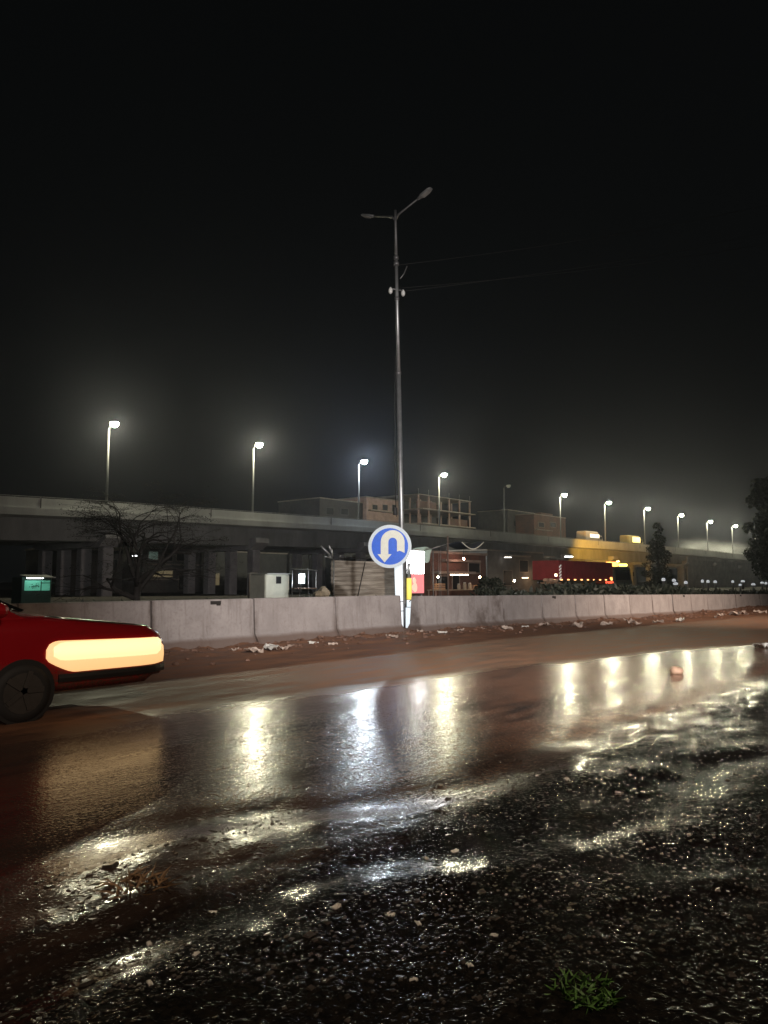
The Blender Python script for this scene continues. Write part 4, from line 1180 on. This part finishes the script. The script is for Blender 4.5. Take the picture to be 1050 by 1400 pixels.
# ------------------------------------------------------------------ litter, stones
def on_ground(px, py, dz=0):
    r = ray(px, py); g = CAM + r * (-H / r[2])
    for _ in range(4):
        z = float(ground_z(np.array([g[0]]), np.array([g[1]]))[0]); g = CAM + r * ((z - H) / r[2])
    return Vector((g[0], g[1], z + dz))
def scrap(name, px, py, w, mt, label, group, seed, cat='litter', flat=.35):
    rnd = random.Random(seed); m = MB(); n = 5; V = []; Fc = []
    for j in range(n + 1):
        for i in range(n + 1):
            u, v = i / n - .5, j / n - .5
            k = 1 + rnd.uniform(-.15, .15)
            V.append((u * w * k, v * w * .6 * k, w * flat * (rnd.uniform(-.5, 1) + .5 * math.sin(u * 7 + seed) * math.cos(v * 5)) * .5 + w * .12))
    for j in range(n):
        for i in range(n): Fc.append((j * (n + 1) + i, j * (n + 1) + i + 1, (j + 1) * (n + 1) + i + 1, (j + 1) * (n + 1) + i))
    m.add(V, Fc); o = m.build(name, M[mt]); so = o.modifiers.new('thickness', 'SOLIDIFY'); so.thickness = .004
    o.location = tuple(on_ground(px, py)); o.rotation_euler = (rnd.uniform(-.2, .2), rnd.uniform(-.2, .2), rnd.uniform(0, 6)); tag(o, label, cat, group)
GS = 'scraps of litter on the soil along the barrier foot'
for k, (px, py, w, mt) in enumerate(((322, 890, .2, 'litter'), (347, 892, .34, 'litter'), (372, 889, .42, 'litter_w'), (392, 888, .3, 'litter'), (428, 881, .22, 'litter_w'), (536, 872, .3, 'litter'), (605, 866, .24, 'litter_w'), (628, 863, .26, 'litter'), (660, 861, .2, 'litter'), (693, 861, .34, 'litter'), (718, 858, .2, 'litter_w'), (790, 857, .5, 'litter'), (830, 855, .4, 'litter'), (864, 853, .6, 'litter'), (900, 852, .4, 'litter'), (930, 850, .5, 'litter_w'), (985, 845, .7, 'litter'), (1010, 842, .8, 'litter'), (1040, 838, .6, 'litter'), (455, 882, .2, 'litter'), (575, 866, .3, 'litter'), (745, 856, .35, 'litter'))):
    scrap('litter_scrap', px, py, w, mt, 'pale crumpled litter scrap on the soil at the barrier foot', GS, k + 20)
scrap('paper_scrap', 1040, 886, .34, 'litter_w', 'white crumpled paper scrap on the road near the right edge', None, 91, 'litter')
def stone(px, py, r, mt, label, group, seed, cat='stone', name='stone'):
    p = on_ground(px, py); m = MB().blob((0, 0, r[2] * .6), r, seed, .16, 10, 7); o = m.build(name, M[mt]); o.location = tuple(p)
    for f in o.data.polygons: f.use_smooth = True
    tag(o, label, cat, group)
stone(925, 921, (.11, .085, .065), 'stone', 'pale orange stone lying alone on the muddy road', None, 5)
for k, (px, py, s_) in enumerate(((290, 1248, .022), (204, 1291, .018), (268, 1305, .017), (460, 1241, .026), (534, 1252, .022), (572, 1263, .018), (642, 1321, .022), (566, 1340, .017), (676, 1279, .016), (582, 1174, .02), (622, 1164, .022), (602, 1074, .024), (1020, 943, .05), (205, 1345, .016), (775, 1066, .03))):
    scrap('fallen_leaf', px, py, s_ * 1.6, 'litter_w', 'small pale fallen leaf on the dark wet shoulder', 'pale leaves scattered over the dark shoulder', k + 60, 'leaf', .3)

def gravel():
    rnd = random.Random(21); m = MB()
    # wet stones bedded in the shoulder
    cnt = 0
    while cnt < 5200:
        X = rnd.uniform(.9, 11) if cnt % 3 else rnd.uniform(.9, 5); Y = rnd.uniform(.3, 3.6)
        if Y > edge_y(np.array([X]))[0] + rnd.uniform(-.3, .5): continue
        if vnoise(np.array([X * 1.4]), np.array([Y * 1.9]), 90)[0] < .35: continue
        z = float(ground_z(np.array([X]), np.array([Y]))[0]); r = abs(rnd.gauss(0, .0035)) + .0035
        if rnd.random() < .02: r *= 2
        rot = rnd.uniform(0, 6); V = []; 
        for a, b_ in ((-1, -1), (1, -1), (1.1, 1), (-1, .9)):
            V.append((X + r * 1.3 * (a * math.cos(rot) - b_ * math.sin(rot)) * rnd.uniform(.7, 1.2), Y + r * (a * math.sin(rot) + b_ * math.cos(rot)) * rnd.uniform(.7, 1.2), z - r * .3))
        T = [(v[0] * .6 + X * .4, v[1] * .6 + Y * .4, z + r * rnd.uniform(.25, .55)) for v in V]
        m.add(V + T, [(4, 5, 6, 7)] + [(i, (i + 1) % 4, 4 + (i + 1) % 4, 4 + i) for i in range(4)]); cnt += 1
    tag(m.build('gravel', M['pebble']), kind='stuff')
gravel()

def clods():
    rnd = random.Random(33); m = MB()
    for k in range(700):
        X = rnd.uniform(3, 52); Y = 12.72 - abs(rnd.gauss(0, .8)); z = float(ground_z(np.array([X]), np.array([Y]))[0]); r = abs(rnd.gauss(0, .02)) + .012 + X * .0005
        m.blob((X, Y, z + r * .2), (r * 1.3, r, r * .7), k, .25, 6, 4)
    tag(m.build('soil_clods', mat('soil_clod', (.17, .095, .065), .7, var=.5, scale=2)), kind='stuff')
clods()

# ------------------------------------------------------------------ red car entering at the left
def car():
    Yn = 7.7                                        # near flank
    nose = at(233, 900, Yn)[0] + .02
    HW = .88
    root = empty('parked_car', (nose, Yn + HW, 0)); root.name = 'car'
    tag(root, 'red car at the left edge with its long amber headlamp lit', 'car')
    def hw(x):            # plan half width, x from 0 (nose) to -4.9
        n = min(1, max(0, -x / .55)); t = min(1, max(0, (x + 4.9) / .5))
        return HW * (.80 + .20 * (1 - (1 - n) ** 2.4)) * (.86 + .14 * (1 - (1 - t) ** 2))
    def top(x):
        pts = [(-4.9, .86), (-4.75, .95), (-3.5, 1.0), (-2.2, 1.04), (-1.45, 1.04), (-1.1, .99), (-.6, .93), (-.25, .89), (-.06, .83), (0, .76)]
        return float(np.interp(x, [p[0] for p in pts], [p[1] for p in pts]))
    def bot(x): return .26 + (.06 if x > -.2 or x < -4.75 else 0)
    def ring(x):
        w, zt, zb = hw(x), top(x), bot(x)
        half = [(w * .9, zb), (w * .985, zb + .08), (w, zb + .25), (w, zt - .16), (w * .975, zt - .07), (w * .90, zt - .015), (w * .6, zt + .012), (0, zt + .02)]
        r = [(x, -a, z) for a, z in half] + [(x, a, z) for a, z in half[-2::-1]]
        return r
    xs = [0, -.03, -.08, -.16, -.28, -.42, -.6, -.8, -1.1, -1.45, -1.8, -2.2, -2.8, -3.4, -4.3, -4.6, -4.8, -4.87, -4.9]
    b = MB().loft([ring(x) for x in xs], smooth=True).build('body', M['red_paint'], root)
    # greenhouse
    g = MB(); rings = []
    for z, xf, xr, w in ((1.0, -1.65, -4.35, .80), (1.25, -2.12, -4.2, .76), (1.45, -2.55, -3.95, .68), (1.53, -2.8, -3.7, .60)):
        rings.append([(xf, -w, z), (xf + .12, 0, z + .01), (xf, w, z), (xr, w, z), (xr - .08, 0, z), (xr, -w, z)])
    g.loft(rings).build('cabin', M['red_paint'], root)
    for sy in (-1, 1):
        for (xa0, xa1, xb0, xb1) in ((-2.0, -2.28, -3.05, -3.05), (-3.13, -3.13, -4.05, -3.93)):
            w = MB(); y0, y1 = sy * .805, sy * .732
            w.loft([[(xa0, y0, 1.09), (xb0, y0, 1.09), (xb1, y1, 1.40), (xa1 - .15, y1, 1.40)], [(xa0, y0 + sy * .006, 1.09), (xb0, y0 + sy * .006, 1.09), (xb1, y1 + sy * .02, 1.40), (xa1 - .15, y1 + sy * .02, 1.40)]])
            w.build('side_window', M['glass'], root)
    ws = MB(); ws.loft([[(-1.70, -.72, 1.09), (-1.58, 0, 1.1), (-1.70, .72, 1.09), (-2.48, .62, 1.43), (-2.38, 0, 1.44), (-2.48, -.62, 1.43)], [(-1.67, -.72, 1.11), (-1.55, 0, 1.12), (-1.67, .72, 1.11), (-2.45, .62, 1.45), (-2.35, 0, 1.46), (-2.45, -.62, 1.45)]])
    ws.build('windscreen', M['glass'], root)
    # long lit head lamp following the wing round to the nose
    def lamp(sy, mt, name):
        m = MB(); n = 48; R = []
        for i in range(n + 1):
            f = i / n; x = -1.50 + 1.48 * f
            lo = .455 + .10 * (1 - sst(.0, .22, f)); hi = .79 - .035 * f
            if f > .88: hi -= (f - .88) * .9; lo += (f - .88) * .1
            if f < .1: k_ = 1 - math.sqrt(max(0, 1 - (1 - f / .1) ** 2)); hi -= k_ * .09; lo += k_ * .06
            w = hw(x) + .012; hi_in = hi
            R.append([(x, sy * w, lo), (x, sy * (w + .012), (lo + hi) / 2), (x, sy * w, hi), (x, sy * (w - .05), hi), (x, sy * (w - .05), lo)])
        m.loft(R, smooth=True); o = m.build(name, mt, root)
        return o
    lamps = [(-1, lamp(-1, M['headlens'], 'headlight')), (1, lamp(1, M['headlens'], 'headlight'))]
    for sy, o in lamps:
        for zc, th in ((.68, .095),):
            rb = MB(); R = []
            for f in np.linspace(.05, .95, 20):
                x = -1.50 + 1.48 * f; w_ = hw(x) + .0245; zz = zc - .02 * f; th = .095 * min(1, ((f - .03) / .08) ** .5, ((.97 - f) / .06) ** .5)
                R.append([(x, sy * w_, zz - th), (x, sy * (w_ + .006), zz), (x, sy * w_, zz + th), (x, sy * (w_ - .02), zz)])
            rb.loft(R, smooth=True).build('reflector_bar', M['headbar'], o)
    # bumper lip and shut lines
    bp = MB(); R = []
    for x in (-1.36, -1.0, -.7, -.45, -.3, -.18, -.09, -.03, .004):
        R.append([(x, -(hw(x) + .012), .36), (x, -(hw(x) + .02), .40), (x, -(hw(x) + .012), .44), (x, -(hw(x) - .03), .44), (x, -(hw(x) - .03), .36)])
    bp.loft(R).build('bumper_strip', M['trim'], root)
    # grille, bumper, plate
    gr = MB(); gr.box((.012, 0, .62), (.03, 1.0, .14), ch=.01)
    for k in range(4): gr.box((.03, 0, .555 + k * .045), (.012, .96, .012))
    gr.build('grille', M['trim'], root)
    MB().box((.03, 0, .42), (.02, .5, .11), ch=.004).build('number_plate', M['sign_white'], root)
    st = MB(); st.tube([(-1.5, -(hw(-1.5) * .915), 1.04), (-1.1, -(hw(-1.1) * .905), .985), (-.6, -(hw(-.6) * .9), .925), (-.25, -(hw(-.25) * .88), .885)], .012, 6)
    st.build('bonnet_trim', M['chrome'], root)
    wp = MB(); wp.tube([(-1.72, -.5, 1.10), (-2.0, -.1, 1.25)], .012, 6); wp.tube([(-1.7, .1, 1.11), (-1.98, .5, 1.24)], .012, 6); wp.build('wiper', M['chrome'], root)
    for sy in (-1, 1): MB().box((-2.91, sy * .87, .30), (1.7, .03, .08), ch=.01).build('sill', M['trim'], root)
    for sy in (-1, 1):
        for xx in (-1.72, -4.1):
            a = MB(); a.tube([(xx, sy * (HW - .02), .30), (xx, sy * (HW + .006), .30)], .325, 28, smooth=False); a.build('wheel_arch', M['trim'], root)
            w = MB(); w.tube([(xx, sy * (HW - .2), .29), (xx, sy * (HW - .02), .29), (xx, sy * (HW + .012), .29), (xx, sy * (HW + .02), .29)], [.29, .29, .28, .22], 28); wo = w.build('wheel', M['tyre'], root)
            rm = MB(); rm.tube([(xx, sy * (HW + .005), .29), (xx, sy * (HW + .024), .29)], .2, 20)
            for k in range(5):
                t = k * 2 * PI / 5; rm.box((xx + .1 * math.cos(t), sy * (HW + .03), .315 + .1 * math.sin(t)), (.2, .016, .05), M=Matrix.Rotation(-t, 3, 'Y'))
            rm.build('rim', M['rim_dark'], wo)
        mr = MB(); mr.blob((-2.05, sy * 1.0, 1.12), (.1, .12, .08), 1, .0, 10, 8); mr.tube([(-2.05, sy * .8, 1.08), (-2.05, sy * .95, 1.1)], .03, 6); mr.build('wing_mirror', M['red_paint'], root)
        tl = MB(); tl.box((-4.81, sy * .72, .86), (.12, .26, .16), ch=.02); tl.build('tail_light', M['redlamp'], root)
        for xx in (-2.12, -3.1):
            d = MB(); d.box((xx, sy * (HW + .0012), .68), (.008, .004, .5)); d.build('door_seam', M['trim'], root)
        for xx in (-2.95, -3.8):
            d = MB(); d.box((xx, sy * (HW + .018), .86), (.16, .03, .025), ch=.008); d.build('door_handle', M['chrome'], root)
    return nose, Yn
car()

# ------------------------------------------------------------------ light, air, camera
# roadside lamp on the photographer's side, behind and left of the camera
spot('roadside_lamp', (2.0, -5.5, 7.0), (21.0, 12.8, .8), 21500, (1, .93, .895), 66, .85, .25)
spot('right_barrier_fill', (33.0, -4.5, 8.0), (36, 12.3, .2), 17000, (1, .80, .66), 84, 1.0, .25)  # unseen fill added to brighten the right-hand barriers and mud
# head lamps of the red car
spot('car_headlamp', (5.05, 8.0, .66), (25, 8.2, -.1), 1200, (1, .66, .36), 60, .8, .08)

spot('car_side_fill', (-5, .6, 1.3), (2.2, 7.6, .85), 430, (1, .85, .7), 20, 1.0, .1)  # added fill on the car's near side, no vehicle stands there
spot('near_road_fill', (2.0, -3.0, 7.0), (5.0, 5.0, 0), 1050, (1, .76, .56), 82, 1.0, .25)  # added fill light for the dark near road and shoulder

w = bpy.data.worlds.new('World'); SC.world = w; w.use_nodes = True
nt = w.node_tree; bg = nt.nodes['Background']
sky = nt.nodes.new('ShaderNodeTexSky'); sky.sky_type = 'NISHITA'; sky.sun_disc = False
sky.sun_elevation = math.radians(-6); sky.sun_rotation = math.radians(200)
bg.inputs['Color'].default_value = (.52, .6, .62, 1); bg.inputs['Strength'].default_value = .004
nt.nodes.remove(sky)

hz = MB(); hz.box((115, 45, 21.5), (420, 130, 46)); ho = hz.build('haze', None); tag(ho, kind='stuff')
m = bpy.data.materials.new('night_haze'); m.use_nodes = True; nt = m.node_tree; nt.nodes.clear()
o_ = nt.nodes.new('ShaderNodeOutputMaterial'); v = nt.nodes.new('ShaderNodeVolumePrincipled'); nt.links.new(v.outputs[0], o_.inputs['Volume'])
v.inputs['Color'].default_value = (.78, .83, 1, 1); v.inputs['Density'].default_value = .00033; v.inputs['Anisotropy'].default_value = .85
ho.data.materials.append(m)

def spray():
    px, py, pz, hd = fly(9.9)
    mb = MB().box((px, py + 5, pz + 1.2), (66, 9, 7.5), hd); o = mb.build('spray_mist', None); tag(o, kind='stuff')
    m = bpy.data.materials.new('road_spray'); m.use_nodes = True; nt = m.node_tree; nt.nodes.clear()
    out = nt.nodes.new('ShaderNodeOutputMaterial'); v = nt.nodes.new('ShaderNodeVolumePrincipled'); nt.links.new(v.outputs[0], out.inputs['Volume'])
    tc = N(nt, 'ShaderNodeTexCoord'); sp = N(nt, 'ShaderNodeSeparateXYZ'); nt.links.new(tc.outputs['Generated'], sp.inputs[0])
    g = noise_at(nt, tc.outputs['Object'], .16, 4, .6, (1, 1, 1.4))
    top = math_n(nt, 'SUBTRACT', 1.0, ramp01(nt, math_n(nt, 'ADD', sp.outputs[2], math_n(nt, 'MULTIPLY', math_n(nt, 'SUBTRACT', g, .5), 1.1)), .15, .95))
    e1 = ramp01(nt, sp.outputs[0], .02, .3); e2 = math_n(nt, 'SUBTRACT', 1.0, ramp01(nt, sp.outputs[0], .75, .98))
    e3 = ramp01(nt, sp.outputs[1], 0, .25); e4 = math_n(nt, 'SUBTRACT', 1.0, ramp01(nt, sp.outputs[1], .75, 1))
    d = math_n(nt, 'MULTIPLY', math_n(nt, 'MULTIPLY', top, math_n(nt, 'MULTIPLY', e1, e2)), math_n(nt, 'MULTIPLY', math_n(nt, 'MULTIPLY', e3, e4), ramp01(nt, g, .35, .7)))
    nt.links.new(math_n(nt, 'MULTIPLY', d, .3), v.inputs['Density']); v.inputs['Color'].default_value = (.95, .97, 1, 1)
    o.data.materials.append(m)
spray()

cam = bpy.data.cameras.new('camera'); co = bpy.data.objects.new('camera', cam); COL.objects.link(co)
cam.sensor_fit = 'VERTICAL'; cam.sensor_height = 36; cam.lens = F / 1400 * 36; cam.clip_end = 4000; cam.clip_start = .05
co.location = tuple(CAM); co.rotation_euler = (PI / 2 + PT, 0, -(PI / 2 - AZ)); SC.camera = co

SC.view_settings.view_transform = 'Standard'; SC.view_settings.look = 'None'; SC.view_settings.exposure = 0; SC.view_settings.gamma = 1
cy = SC.cycles
cy.use_denoising = True
try: cy.denoiser = 'OPENIMAGEDENOISE'
except Exception: pass
cy.max_bounces = 5; cy.diffuse_bounces = 2; cy.glossy_bounces = 3; cy.volume_bounces = 0; cy.transmission_bounces = 2
cy.sample_clamp_indirect = 3; cy.caustics_reflective = False; cy.caustics_refractive = False
cy.use_light_tree = True
